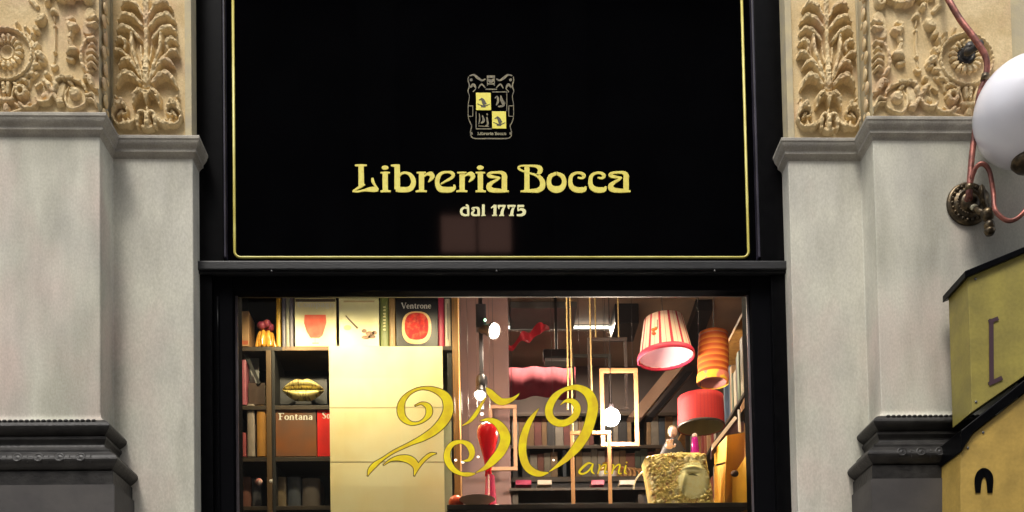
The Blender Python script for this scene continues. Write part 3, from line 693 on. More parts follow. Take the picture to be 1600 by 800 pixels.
ribbon(lm, [(1549,498,3.5),(1549.5,600,3.5)], -.6245, .002, lambda x, y: (x, y)); ribbon(lm, [(1545,503,3),(1560,497,3)], -.625, .002, lambda x, y: (x, y)); ribbon(lm, [(1545,600,3),(1566,590,3.4)], -.6248, .002, lambda x, y: (x, y))
lm.go('lettering', DK, bs)
lm = MB()
ribbon(lm, [(1528,770,4),(1529,748,6),(1537,738,7),(1546,746,6),(1547,770,4)], -.6245, .002, lambda x, y: (x, y), 8)
lm.go('lettering', BLACK, bs)
slab([(1645,345),(1660,345),(1660,880),(1645,880)], -.64, YO+.01, 'mounting_post', BLACK, bs)

# ------------------------------------------------------------------ the shop's inside
ZC = 5.7; YB = 3.9; XIL = -1.75; XIR = 2.2
tag(MB().box(XIL-.3, XIR+.3, .26, YB+.2, -.05, 0.0).go('shop_floor', WOOD), kind='structure')
ceil = tag(MB().box(XIL-.3, XIR+.3, .126, YB+.2, ZC, ZC+.2).go('ceiling', CEIL), kind='structure')
bw = tag(MB().box(XIL-.3, XIR+.3, YB, YB+.15, .0, ZC-.001).go('back_wall', mat('back_wall_plaster', (.11,.085,.075), .7, col2=(.07,.055,.055), scale=3)), kind='structure')
tag(MB().box(XIL-.15, XIL, .26, YB, 0, ZC).go('left_wall', PINKW), kind='structure')
tag(MB().box(XIR, XIR+.15, .26, YB, 0, ZC).go('right_wall', PINKW), kind='structure')
tag(MB().box(-4.2, XIL, .36, .42, 0, ZTOP).box(XIR, 4.2, .36, .42, 0, ZTOP).box(XIL-.1, XIR+.1, .112, .125, ZW1+.004, ZTOP+.001).go('front_wall', BACKP), kind='structure')
x0, x1, _, _ = pr(712, 500, 795, 600, 1.5)
tag(MB().box(x0-.4, x1, 1.5, 1.62, 0, ZC-.001, .01).go('partition_wall', PINKW), kind='structure')
# ceiling beams seen through the upper right of the window
beam = MB()
def zceil(px, py):            # where the photo's px, py meets the ceiling
    d = RM @ np.array([(px-U0)/F, 1.0, -(py-V0)/F]); return CAM + d*(ZC-1.6)/d[2]
a = zceil(1100,468); b = zceil(1075,540)
beam.add([(a[0]-.07,a[1],ZC-.09),(a[0]+.07,a[1],ZC-.09),(b[0]+.07,b[1],ZC-.09),(b[0]-.07,b[1],ZC-.09),(a[0]-.07,a[1],ZC-.001),(a[0]+.07,a[1],ZC-.001),(b[0]+.07,b[1],ZC-.001),(b[0]-.07,b[1],ZC-.001)],
         [(0,1,2,3),(4,5,6,7),(0,1,5,4),(1,2,6,5),(2,3,7,6),(3,0,4,7)])
tag(beam.go('ceiling_beam', BEAM), 'dark ceiling beam between the striped lampshade and the orange lantern', 'beam')

# books -----------------------------------------------------------------
def book(px0, py0, px1, py1, Y, th, colr, label, face=True, group=None, lean=0.0, name='book', m=None, base=None):
    X0, X1, Z0, Z1 = pr(px0, py0, px1, py1, Y)
    cx, cz = (X0+X1)/2, Z0
    root = empty(name, (cx, Y, Z0), label, 'book', group)
    cv = m or mat('book_cover', colr, .42, col2=tuple(c*.8 for c in colr), scale=12)
    w2, h = (X1-X0)/2, Z1-Z0
    c_ = MB(); p = MB()
    if face:
        c_.box(cx-w2, cx+w2, Y, Y+.003, Z0, Z1, .001).box(cx-w2, cx+w2, Y+th-.003, Y+th, Z0, Z1, .001).box(cx-w2-.0005, cx-w2+.003, Y+.0005, Y+th-.0005, Z0, Z1, .001)
        p.box(cx-w2+.004, cx+w2-.004, Y+.0035, Y+th-.0035, Z0+.004, Z1-.004)
    else:
        dp = .17
        c_.lathe((cx, Y+min(w2*.5,.008), Z0), [(w2, 0), (w2, h)], 24).box(cx-w2, cx-w2+.003, Y+.008, Y+dp, Z0, Z1, .001).box(cx+w2-.003, cx+w2, Y+.008, Y+dp, Z0, Z1, .001)
        c_.v = [(x, (Y + (y-Y-min(w2*.5,.008))*.35 + .006) if i < 48 else y, z) for i, (x, y, z) in enumerate(c_.v)]
        p.box(cx-w2+.0035, cx+w2-.0035, Y+.012, Y+dp-.004, Z0+.004, Z1-.004)
    c_.go('cover', cv, root); p.go('pages', PAGES, root)
    if lean: root.rotation_euler = (0, lean, 0)
    return root
def panelmark(px0, py0, px1, py1, Y, m, name, parent):
    X0, X1, Z0, Z1 = pr(px0, py0, px1, py1, Y); return MB().box(X0, X1, Y-.001, Y+.0005, Z0, Z1).go(name, m, parent)
# serif letters for book titles, unit box: x 0..w, y 0 (top) .. 10 (baseline)
def T(ch):
    b = {'F': (7, [[(2,0,.9),(2,10,.9)], [(0,.4,.4),(6.5,.4,.4)], [(2,5,.4),(5,5,.4)], [(6.3,.2,.3),(6.3,2,.3)], [(.3,9.7,.35),(4,9.7,.35)]]),
         'V': (8, [[(1,.3,.9),(4.2,10,.6)], [(4.2,10,.4),(7,.3,.4)], [(-.4,.3,.35),(2.6,.3,.35)], [(5.8,.3,.35),(8.2,.3,.35)]]),
         'C': (8, [[(7,2,.5),(5,.5,.4),(2.3,1.8,.9),(1.4,5,1),(2.5,8.6,.9),(5,9.6,.4),(7,8,.3)]]),
         'S': (6, [[(5,1.8,.4),(3.2,.4,.4),(1.4,2.2,.9),(3.2,4.8,1),(4.9,7.4,.9),(3,9.7,.4),(.7,7.8,.4)]]),
         'o': (6, [[(3,3.6,.4),(1.2,5,.8),(1.2,8,.8),(3,9.7,.4),(4.8,8,.8),(4.8,5,.8),(3,3.6,.4)]]),
         'n': (6.6, [[(1.4,3.6,.8),(1.4,10,.8)], [(1.6,4.8,.4),(3.4,3.7,.5),(4.7,5,.8),(4.8,10,.8)], [(.2,9.7,.3),(2.6,9.7,.3)], [(3.6,9.7,.3),(6,9.7,.3)]]),
         't': (4.2, [[(1.8,1.8,.7),(1.8,8.6,.8),(3.6,9.6,.4)], [(.3,3.8,.4),(3.6,3.8,.4)]]),
         'a': (5.6, [[(.9,4.8,.6),(2.6,3.7,.4),(3.9,5,.8),(4,10,.8)], [(4,6,.4),(1.5,7,.6),(1.2,9,.7),(3.6,9.2,.3)]]),
         'e': (5.4, [[(1,6.6,.35),(4.4,6.4,.35),(3.6,4,.5),(2.4,3.7,.5),(1.1,5.2,.8),(1.2,8.2,.8),(2.8,9.7,.5),(4.6,8.4,.3)]]),
         'r': (4.8, [[(1.4,3.6,.8),(1.4,10,.8)], [(1.6,5,.4),(3.2,3.9,.6),(4.2,4.6,.7)], [(.2,9.7,.3),(2.8,9.7,.3)]]),
         'm': (9.6, [[(1.4,3.6,.8),(1.4,10,.8)], [(1.6,4.8,.4),(3.6,3.7,.5),(4.6,5,.8),(4.6,10,.8)], [(4.8,4.8,.4),(6.6,3.7,.5),(7.8,5,.8),(7.8,10,.8)]]),
         'g': (5.6, [[(2.6,3.6,.4),(1.1,5,.7),(2.4,7,.4),(4,5.4,.7),(2.6,3.6,.4)], [(2,7.2,.5),(1.4,8.6,.5),(4.2,9.4,.6),(3.6,12,.5),(1,11.4,.4),(2,9.4,.3)]]),
         'p': (6.2, [[(1.4,3.6,.8),(1.4,13,.8)], [(1.6,4.6,.4),(3.6,3.7,.5),(5,6.5,.8),(3.6,9.6,.5),(1.6,9,.4)]])}
    return b[ch]
def title(text, px0, px1, pyb, hpx, Y, m, parent, name='title_lettering'):
    wtot = sum(T(c)[0] for c in text); k = (px1-px0)/wtot; kv = hpx/10; mb = MB(); x = px0; i = 0
    for c in text:
        wd, st = T(c)
        for s_ in st: ribbon(mb, s_, Y-.0008-.0001*(i % 5), .0008, lambda a, b, x=x: (x+a*k, pyb-hpx+b*kv), 5); i += 1
        x += wd*k
    return mb.go(name, m, parent)
WHITEP = plain('white_print', (.85,.82,.70)); RUSTP = plain('title_white', (.9,.88,.8))
YS = .60           # front of the display bookcase
# bookcase by the window
bc = empty('bookcase', (-1.0, YS+.15, .3), 'tall dark bookcase with wooden uprights behind the left part of the window', 'bookcase')
zs = [at(450,541,YS)[2], at(450,633,YS)[2], at(450,714,YS)[2]]
XBL = at(367,600,YS)[0]; XBR = at(718,600,YS)[0]
DY = .30
MB().box(XBL-.05, XBR, YS+DY, YS+DY+.02, .3, ZC-.3).go('back_panel', BACKP, bc)
for i, z in enumerate(zs + [zs[2]-.30, zs[2]-.62, zs[2]-.95]):
    x1_ = XBR-.02
    MB().box(XBL-.05, x1_, YS+.004, YS+DY, z-.026, z, .002).go('shelf', DKWOOD, bc)
MB().box(at(441,540,YS)[0], at(515,540,YS)[0], YS, YS+.0035, zs[0]-.026, zs[0]-.001, .001).go('lit_shelf_edge', SHELFE, bc)  # lamplight on the shelf front put into this orange strip's colour
for a, b_, m_, z1 in ((707.5,717.5,WOOD,ZC-.3),(416,424,mat('brown_upright', (.12,.07,.03), .5),zs[0]-.0265),(424.5,429.5,BACKP,zs[0]-.0265),(366,371,BACKP,ZC-.3)):
    X0 = at(a,600,YS)[0]; X1 = at(b_,600,YS)[0]
    MB().box(X0, X1, YS-.004, YS+DY, .3, z1, .003).go('upright', m_, bc)
MB().box(at(699,600,YS)[0], at(707,600,YS)[0], YS+.02, YS+DY, .3, ZC-.3, .002).go('upright', BACKP, bc)
yb = YS+.015
zt0 = 541
# top row
X0, X1, Z0, Z1 = pr(372, 486, 389, zt0, yb)
bx = empty('slipcase', ((X0+X1)/2, yb, Z0), 'plain tan slipcase box at the left end of the top shelf', 'box')
MB().box(X0, X1, yb, yb+.16, Z0, Z1, .003).go('case', mat('tan_board', (.42,.26,.12), .6, col2=(.50,.30,.16), scale=9), bx)
MB().box(X0+.006, X1-.006, yb-.001, yb+.002, Z0+.01, Z0+.035).go('label_strip', plain('red_strip', (.5,.12,.05)), bx)
# glass ornament of orange and purple lobes
X0, X1, Z0, Z1 = pr(393, 490, 431, zt0, yb)
og = empty('glass_ornament', ((X0+X1)/2, yb+.05, Z0), 'small lobed glass ornament, orange below and purple on top, beside the tan slipcase', 'ornament')
ag = mat('amber_glass', (.75,.30,.03), .12, col2=(.85,.48,.08), scale=30, spec=.7); pg = mat('purple_glass', (.38,.05,.16), .12, col2=(.55,.12,.10), scale=30, spec=.7)
mb = MB(); cx_ = (X0+X1)/2
for k in range(7):
    a = 2*PI*k/7; mb.sphere((cx_+.035*math.cos(a), yb+.06+.03*math.sin(a), Z0+.06), .026, 16, (.8,.8,2.2))
    mb.tube([(cx_+.02*math.cos(a), yb+.06+.02*math.sin(a), Z0+.11), (cx_+.045*math.cos(a), yb+.06+.04*math.sin(a), Z0+.08), (cx_+.06*math.cos(a), yb+.06+.045*math.sin(a), Z0+.012)], .009)
mb.go('foot', ag, og, True); mb = MB()
for k in range(6):
    a = 2*PI*k/6; mb.sphere((cx_+.03*math.cos(a), yb+.06+.03*math.sin(a), Z0+.145+.012*(k%2)), .023, 14, (1,1,1.1))
mb.sphere((cx_, yb+.06, Z0+.165), .024); mb.go('bowl', pg, og, True)
book(431.5, 462, 438, zt0, yb, .1, (.62,.36,.03), 'thin mustard yellow spine left of the three grey spines', face=False)
for i in range(3):
    book(440.5+i*6, 464, 446+i*6, zt0, yb, .1, ((.13,.12,.17),(.30,.29,.22),(.16,.14,.18))[i],
         ('slim grey violet spine, first of the three grey spines', 'slim pale grey spine, middle of the three grey spines', 'slim grey spine touching the white wine glass book')[i], face=False, group='slim grey spines on the top shelf')
cov = mat('cream_cover', (.82,.76,.46), .4, col2=(.80,.70,.36), scale=5)
b1 = book(461, 466, 525, zt0, yb, .03, None, 'cream art book with a red goblet on its cover, on the top shelf', m=cov)
title('Compagn', 464, 523, 480, 9, yb, WHITEP, b1)
gb = MB(); P = [at(x, y, yb) for x, y in ((476,492),(509,492),(510,505),(504,524),(499,528),(485,528),(479,518),(475,505))]
gb.prism([(p[0], p[2]) for p in P], yb-.0018, yb); gb.go('goblet_picture', mat('goblet_red', (.80,.10,.06), .7, col2=(.75,.17,.10), scale=20), b1)
panelmark(491.5,528,493.5,536,yb,plain('goblet_stem',(.75,.5,.35)),'goblet_stem',b1); panelmark(488,535.5,498,537,yb,plain('goblet_base',(.4,.28,.12)),'goblet_base',b1)
panelmark(461.5,467,524,471.5,yb-.0005,plain('cover_band',(.10,.07,.045)),'cover_band',b1)
b2 = book(530, 466, 592, zt0, yb, .03, None, 'pale book with a paintbrush and nuts on its cover, beside the goblet book', m=mat('pale_cover', (.84,.82,.52), .4, col2=(.84,.80,.42), scale=4))
pm = MB(); ribbon(pm, [(540,493,.8),(549,503,1.2),(559,513,1.6)], yb-.001, .001, lambda x,y:(x,y)); pm.go('brush_picture', plain('brush_brown',(.16,.10,.05)), b2)
pm = MB()
for q in (dot(569,517,4,3), dot(578,521,7,3.6), dot(585,520,4,3.2), dot(572,527,7,3), dot(581,526,6,3)): ribbon(pm, q, yb-.001, .001, lambda x,y:(x,y))
pm.go('nuts_picture', mat('nut_brown',(.36,.20,.11),.5,col2=(.18,.10,.06),scale=60), b2)
pm = MB(); ribbon(pm, dot(543,512,6,4), yb-.0008, .0008, lambda x,y:(x,y)); pm.go('petal_picture', plain('petal_yellow',(.78,.70,.24)), b2)
pm = MB(); ribbon(pm, [(537,471,1.2),(585,471,1.2)], yb-.0006, .0006, lambda x,y:(x,y)); pm.go('title_line', plain('title_tan',(.72,.58,.3)), b2)
b3 = book(594, 464, 607, zt0, yb, .03, (.16,.20,.05), 'olive green spine with cream lettering, right of the brush and nuts book', face=False)
pm = MB()
for k in range(8): ribbon(pm, [(598.5,480+k*5,.7),(602.5,480+k*5+rnd.uniform(-1,1),1.8)], yb-.008, .001, lambda x,y:(x,y))
pm.go('spine_lettering', plain('spine_cream',(.72,.68,.30)), b3)
book(608, 466, 617.5, zt0, yb, .03, (.38,.24,.09), 'tan brown spine between the olive spine and the black fruit book', face=False)
b4 = book(619, 467, 684, zt0, yb, .035, (.004,.003,.005), 'black art book with a red fruit cluster on its cover, on the top shelf')
title('Ventrone', 627, 674, 482, 9, yb, RUSTP, b4)
P = [at(651+23*math.copysign(abs(math.cos(a))**.75, math.cos(a)), 512+25.5*math.copysign(abs(math.sin(a))**.75, math.sin(a)), yb) for a in np.linspace(0, 2*PI, 28)[:-1]]
MB().prism([(p[0], p[2]) for p in P][::-1], yb-.0012, yb).go('fruit_rim_picture', mat('fruit_peel', (.85,.45,.16), .4, col2=(.85,.68,.30), scale=20), b4)
P = [at(651+18.5*math.copysign(abs(math.cos(a))**.75, math.cos(a)), 510+21*math.copysign(abs(math.sin(a))**.75, math.sin(a)), yb) for a in np.linspace(0, 2*PI, 28)[:-1]]
MB().prism([(p[0], p[2]) for p in P][::-1], yb-.0022, yb-.0012).go('fruit_flesh_picture', mat('fruit_flesh', (.80,.025,.012), .7, col2=(.48,.01,.015), scale=22, lo=.42, hi=.58, col3=(.80,.16,.07), scale3=30), b4)
book(685, 464, 694, zt0+1, yb, .03, (.48,.03,.08), 'crimson spine right of the black fruit book', face=False)
b5 = book(695, 467, 704, zt0, yb, .03, (.72,.64,.50), 'cream spine at the right end of the top shelf', face=False)
pm = MB(); ribbon(pm, [(699.5,474,.9),(699.7,530,.9)], yb-.008, .001, lambda x,y:(x,y)); pm.go('spine_lettering', plain('grey_print',(.3,.28,.24)), b5)
# second row, left compartment
book(376, 562, 384, 632, yb, .1, (.34,.09,.13), 'rose spine standing in the left compartment of the middle shelf', face=False)
X0, X1, Z0, Z1 = pr(387, 552, 405, 632, yb+.09)
tag(MB().box(X0, X1, yb+.09, yb+.094, Z0, Z1, .001).go('card_sheet', plain('grey_card', (.24,.25,.26))), 'pale grey card standing behind the dark leaning strip in the left compartment', 'card')
P = [at(x,y,yb+.03) for x,y in ((380,552),(386,552),(407,598),(403,601))]
tag(MB().prism([(p[0],p[2]) for p in P], yb+.03, yb+.05).go('dark_strip', BACKP), 'black strip leaning diagonally across the grey card', 'strip')
book(388, 598, 414, 632, yb+.04, .05, (.07,.045,.035), 'low dark brown book under the grey card in the left compartment')
book(376, 676, 384, zt0+172, yb, .1, (.34,.07,.08), 'dark rose spine at the left end of the lower shelf', face=False)
book(386, 630+1, 397.5, 713, yb, .1, (.33,.28,.24), 'grey beige spine left of the orange brown spine on the lower shelf', face=False)
book(401, 634, 416, 713, yb, .1, (.50,.24,.05), 'orange brown spine on the lower shelf beside the wooden upright', face=False)
# lips sculpture
lp = empty('lips_sculpture', tuple(at(474,631,yb+.05)), 'gilded lips sculpture standing in the dark middle compartment', 'sculpture')
LG = mat('crackled_gold', (.72,.60,.22), .32, metal=.25, col2=(.20,.14,.05), scale=26, detail=6, lo=.5, hi=.62, stretch=(3,1,.8), bump=.5)
def lip(upper):
    mb = MB(); vs = []; n = 30; k = 12
    for i in range(n+1):
        t = i/n*2-1; x = 441+66*(i/n)
        hgt = (18*(1-abs(t)**1.8)*(1-.22*math.exp(-(t/.16)**2))) if upper else 18*(1-abs(t)**2.0)
        for j in range(k+1):
            a = PI*j/k; y = 610 + (-hgt*(1-math.cos(a))/2 if upper else hgt*(1-math.cos(a))/2) + (-.6 if upper else .8)
            p = at(x, y, yb+.06); p[1] -= .05*math.sin(a)*(1-t*t)**.5; vs.append(p)
    fs = [(i*(k+1)+j, i*(k+1)+j+1, (i+1)*(k+1)+j+1, (i+1)*(k+1)+j) for i in range(n) for j in range(k)]
    return mb.add(vs, fs)
lip(True).go('upper_lip', LG, lp, True); lip(False).go('lower_lip', LG, lp, True)
X0, X1, Z0, Z1 = pr(462, 624, 487, 633, yb+.04)
MB().box(X0, X1, yb+.03, yb+.1, Z0, Z0+.02, .002).go('stand', BACKP, lp)
X0, X1, Z0, Z1 = pr(428, 588, 511, 632, yb+.14)
tag(MB().box(X0, X1, yb+.14, yb+.155, Z0, Z1, .002).box(X0+.09, X0+.13, yb+.137, yb+.1401, Z1-.012, Z1-.002).go('dark_board', mat('dark_grey_board', (.035,.038,.045), .4)), 'dark grey board standing behind the gold lips', 'board')
# lower row
b6 = book(431, 640, 494, 713, yb, .035, None, 'brown and grey art book on the shelf under the gold lips', m=mat('brown_grey_cover', (.26,.09,.025), .4, col2=(.085,.075,.065), scale=2.4, detail=3, lo=.4, hi=.62))
title('Fontana', 435, 489, 656, 10.5, yb, RUSTP, b6)
b7 = book(496, 640, 560, 713, yb+.001, .035, (.78,.015,.012), 'bright red book half hidden behind the cream poster board')
title('S', 503, 510, 654, 10.5, yb+.001, RUSTP, b7); title('o', 510.5, 515.5, 654, 10.5, yb+.001, RUSTP, b7)
for i, (a, b_, c_, l) in enumerate(((376,392,(.2,.08,.06),'dark red spine'),(394,408,(.10,.10,.12),'charcoal spine'),(430,447,(.16,.12,.07),'brown spine'),(449,470,(.06,.07,.09),'blue black spine'),(472,500,(.12,.10,.09),'wide dark taupe spine'))):
    book(a, 748+rnd.uniform(-3,4), b_, 796, yb+.06, .1, c_, l+' on the lowest visible shelf under the brown and grey book' if i > 1 else l+' on the lowest visible shelf at the window\'s left', face=False)
# small round pots bottom left
for i, (px, cl, lb) in enumerate(((405,(.55,.12,.12),'small red and white ball at the bottom left corner of the window'),(424,(.80,.76,.74),'small white ball beside the red one at the bottom left of the window'))):
    p = at(px, 753, yb); tag(MB().sphere(tuple(p), .022, 16).go('bauble', mat('bauble_glaze', cl, .2, col2=(.8,.75,.7), scale=30)), lb, 'bauble')
# cream poster board with fold creases
po = MB(); YP = YS-.06
rows = [(541,0),(590,.004),(636,-.001),(638,.001),(680,.0),(721,-.0012),(723,.001),(760,-.002),(800,.0),(880,0)]
vs = []
cols = np.linspace(0, 1, 9)
for y, d in rows:
    for c_ in cols:
        p = at(514.5+177.5*c_, 541+(y-541), YP); p[1] = YP + d + .003*math.sin(c_*5+y*.02); vs.append(p)
X = [at(514.5+177.5*c_, 600, YP)[0] for c_ in cols]
for r in range(len(rows)):
    for c_ in range(9): vs[r*9+c_][0] = X[c_]
nv = len(vs); vs2 = vs + [v+np.array([0,.004,0]) for v in vs]; R_ = len(rows)
fs = []
for r in range(R_-1):
    for c_ in range(8):
        a = r*9+c_; fs += [(a,a+9,a+10,a+1), (nv+a,nv+a+1,nv+a+10,nv+a+9)]
for c_ in range(8): fs += [(c_,c_+1,nv+c_+1,nv+c_), ((R_-1)*9+c_+1,(R_-1)*9+c_,nv+(R_-1)*9+c_,nv+(R_-1)*9+c_+1)]
for r in range(R_-1): fs += [(r*9+9,r*9,nv+r*9,nv+r*9+9), (r*9+8,r*9+17,nv+r*9+17,nv+r*9+8)]
po.add(vs2, fs); tag(po.go('poster', CREAM), 'large blank cream poster sheet with horizontal folds behind the digit two', 'poster')
X0, X1, Z0, Z1 = pr(690, 655, 706.5, 880, YP+.02)
tag(MB().box(X0, X1, YP+.02, YP+.03, Z0, Z1, .001).go('acrylic_sheet', mat('pale_green_acrylic', (.46,.50,.36), .25, col2=(.36,.40,.28), scale=4)), 'narrow pale green sheet showing past the right edge of the cream poster', 'sheet')

# spotlights on a black pole ---------------------------------------------
YPOL = .75
sp = empty('spotlight_pole', tuple(at(752,600,YPOL)), 'black vertical track pole with two round spotlights beside the wooden upright', 'spotlight')
X = at(752,560,YPOL)[0]; zlo = at(752,640,YPOL)[2]
MB().box(X-.013, X+.013, YPOL-.01, YPOL+.012, zlo, ZC, .003).go('pole', BEAM, sp)
BULB = lit('lamp_lens', (1,.93,.85), 14)
def head(px, py, cxp, cyp, aim, r, glint=True):
    c = Vector(at(cxp, cyp, YPOL-.08)); ax = Vector(aim).normalized()
    hd = MB().lathe(tuple(c - ax*.12), [(r*.45,0),(r*.6,.015),(r*.7,.06),(r*1.0,.10),(r*1.04,.125),(r*.98,.125),(r*.95,.112)], 28, tuple(ax)).tube([(X, YPOL-.01, c.z+.02), tuple(c-ax*.1)], .012).go('spot_head', BEAM, sp, True)
    MB().lathe(tuple(c - ax*.008), [(r*.93,0),(r*.9,.003),(.001,.006)], 28, tuple(ax)).go('lens', BULB, hd, True)
    return c, ax
h1 = head(752,495,772,517,(.75,-.62,-.42), .048)
h2 = head(750,597,750,617,(-.1,-.55,-.95), .036)
MB().box(X-.03, X+.036, YPOL-.05, YPOL+.03, at(752,517,YPOL)[2], at(752,480,YPOL)[2], .008).go('gear_box', BEAM, sp)
MB().lathe((X-.0, YPOL-.035, at(752,601,YPOL)[2]-.06), [(.02,0),(.036,.02),(.036,.09),(.012,.12)], 20).go('gear_box', BEAM, sp, True)
MB().sphere(tp(758,500,YPOL-.06), .008, 12).go('green_glint', lit('glint_glow', (.5,1,.6), 3), sp, True)  # green glint on the gear box, made as a glowing bead
for (c_, ax) in (h1, h2):
    ld = bpy.data.lights.new('spot', 'POINT'); ld.energy = 14; ld.shadow_soft_size = .05; ld.color = (1,.80,.60)
    lo = bpy.data.objects.new('spot_light', ld); COL.objects.link(lo); lo.location = c_+ax*.07 - sp.location; lo.parent = sp

# hanging picture frames --------------------------------------------------
def frame(px0, py0, px1, py1, Y, wpx, m, label, cords, cordm, th=.018, tilt=0):
    X0, X1, Z0, Z1 = pr(px0, py0, px1, py1, Y); w_ = wpx*ups(Y)
    root = empty('picture_frame', ((X0+X1)/2, Y, Z0), label, 'frame', 'empty picture frames hung on cords')
    MB().box(X0, X1, Y, Y+th, Z1-w_, Z1, .003).box(X0, X1, Y, Y+th, Z0, Z0+w_, .003).box(X0+.0005, X0+w_, Y+.0005, Y+th-.0005, Z0+w_+.0005, Z1-w_-.0005, .003).box(X1-w_, X1-.0005, Y+.0005, Y+th-.0005, Z0+w_+.0005, Z1-w_-.0005, .003).go('frame_moulding', m, root)
    for cx in cords:
        x = at(cx, py0, Y)[0]; MB().tube([(x, Y+th/2, Z1-.002), (x, Y+th/2, (Z1+ZC)/2), (x+.001, Y+th/2, ZC)], .0045 if cordm is not BEAM else .0015, 8).go('cord', cordm, root, True)
    return root
GOLDF = mat('gilt_frame', (.50,.27,.12), .55, metal=.2, col2=(.42,.22,.10), scale=12)
DARKF = mat('dark_frame', (.03,.02,.02), .7, col2=(.07,.05,.04), scale=10)
CORD = mat('gold_cord', (.62,.45,.18), .6, col2=(.45,.30,.12), scale=60)
frame(919,527,981,640,1.3,5,DARKF,'dark empty picture frame under the striped lampshade\'s left side, hung on two gold cords',(931,967),CORD)
frame(893,553,956,650,1.7,5,mat('black_brown_frame',(.03,.026,.02),.75),'black brown empty frame hanging farthest back, behind the dark one',(905,944),BEAM)
frame(938,575,998,697,.95,6.5,GOLDF,'gilt empty frame around the bright bulb, hung high',(947,989),BEAM)
frame(892,673,956,800,.8,6,GOLDF,'gilt empty frame hung low in front of the back counter on two gold cords',(895,926),CORD)
frame(764,632,808,735,1.35,6,mat('light_oak_frame',(.36,.19,.10),.5),'light brown narrow empty frame behind the red pear ornament',(772,800),BEAM)
tag(MB().tube([tp(887,640,.85), tp(887,560,.85), (at(887,560,.85)[0], .85, ZC)], .0048, 8).go('cord', CORD, None, True), 'single gold cord hanging just left of the low gilt frame\'s cords', 'cord')
# bright bulb
bb = empty('hanging_bulb', tuple(at(955,650,.84)), 'blazing bare bulb hanging inside the high gilt frame', 'bulb')
pB = at(955,652,.84)
MB().sphere(tuple(pB), .056, 24).go('bulb', lit('hot_bulb', (1,.92,.84), 60), bb, True)
MB().lathe((pB[0], pB[1], pB[2]+.036), [(.02,0),(.02,.045),(.012,.05)], 16).tube([(pB[0], pB[1], pB[2]+.08), (pB[0], pB[1], pB[2]+.3), (pB[0], pB[1], ZC)], .003, 8).go('socket', BEAM, bb, True)
ld = bpy.data.lights.new('bulb', 'POINT'); ld.energy = 50; ld.shadow_soft_size = .06; ld.color = (1,.80,.62)
lo = bpy.data.objects.new('bulb_light', ld); COL.objects.link(lo); lo.parent = bb; lo.location = Vector(pB)-Vector(bb.location)+Vector((0,-.06,0))
# ceiling tube light
a = zceil(790,506); b = zceil(976,504)
tl = empty('tube_light', (a[0], a[1], ZC), 'long thin white tube light on the brown ceiling', 'light')
MB().tube([(a[0], a[1], ZC-.03), (b[0], a[1], ZC-.03)], .009).go('tube', lit('tube_glow', (1,.97,.85), 3), tl, True)
ld = bpy.data.lights.new('tube', 'AREA'); ld.shape = 'RECTANGLE'; ld.size = 1.2; ld.size_y = .06; ld.energy = 34; ld.color = (1,.78,.58)
lo = bpy.data.objects.new('tube_area', ld); COL.objects.link(lo); lo.parent = tl; lo.location = ((b[0]-a[0])/2, 0, -.06)
MB().box(a[0]-.03, b[0]+.03, a[1]+.012, a[1]+.05, ZC-.045, ZC-.001, .003).go('tube_batten', mat('batten', (.3,.3,.28), .4), tl)
# black box on the ceiling
P = zceil(978,478)
tag(MB().box(P[0]-.10, P[0]+.10, P[1]-.05, P[1]+.3, ZC-.17, ZC-.001, .01).go('ceiling_speaker', BEAM), 'black loudspeaker box under the ceiling above the dark picture frame', 'speaker')
# grey duct panel
a = zceil(797,478)
tag(MB().box(a[0], a[0]+.55, a[1]-.08, a[1]+.3, ZC-.06, ZC-.001, .01).go('ceiling_duct', mat('grey_duct', (.12,.12,.12), .5)), 'grey flat duct on the ceiling above the tube light', 'duct')
# made-up pink and red bands standing in for reflections & black projector
X0, X1, Z0, Z1 = pr(786, 574, 890, 622, 3.0)
mb = MB(); n = 26; vs = []
for i in range(n+1):
    x = X0-.05+(X1-X0+.1)*i/n
    for z in (Z0, Z1): vs.append((x, 3.0+.012*math.sin(i*.9), z-.018*math.sin(i*.35)*(1 if z == Z0 else .3)))
m0 = len(vs); vs += [(x, y+.006, z) for x, y, z in vs]
fs = [(2*i,2*i+2,2*i+3,2*i+1) for i in range(n)]+[(m0+2*i,m0+2*i+1,m0+2*i+3,m0+2*i+2) for i in range(n)]+[(2*i,m0+2*i,m0+2*i+2,2*i+2) for i in range(n)]+[(2*i+1,2*i+3,m0+2*i+3,m0+2*i+1) for i in range(n)]+[(0,1,m0+1,m0),(2*n,m0+2*n,m0+2*n+1,2*n+1)]
pk = tag(mb.add(vs, fs).go('pink_reflection_band', PINKC, None, True), 'long pink reflection band stretched across the back of the shop', 'reflection')
mb = MB(); ribbon(mb, [(790,541,2),(800,538,4),(812,534,4),(822,526,7),(832,520,6),(842,515,9),(850,514,5),(858,510,2)], 2.2, .01, lambda x, y: (x, y), 10)
mb.v = [(x, y+.05*math.sin(x*40), z+.008*math.sin(x*55)) for x, y, z in mb.v]
tag(mb.go('red_reflection_swoosh', mat('red_reflection', (.62,.03,.05), .5)), 'red reflection swoosh under the ceiling left of the cords', 'streamer')  # red reflection under the ceiling, shaped as a wavy band
X0, X1, Z0, Z1 = pr(848, 553, 890, 568, 2.6)
pj = empty('projector', ((X0+X1)/2, 2.6, Z0), 'black projector hung above the pink band', 'projector')
MB().box(X0, X1, 2.5, 2.62, Z0, Z1, .015).go('body', BEAM, pj); MB().box(X0+.01, X1-.01, 2.49, 2.6, Z0-.03, Z0-.001, .01).go('grey_base', mat('grey_plastic', (.25,.25,.26), .4), pj)
MB().tube([((X0+X1)/2, 2.56, Z1), ((X0+X1)/2, 2.56, ZC)], .012).go('hanger', BEAM, pj)

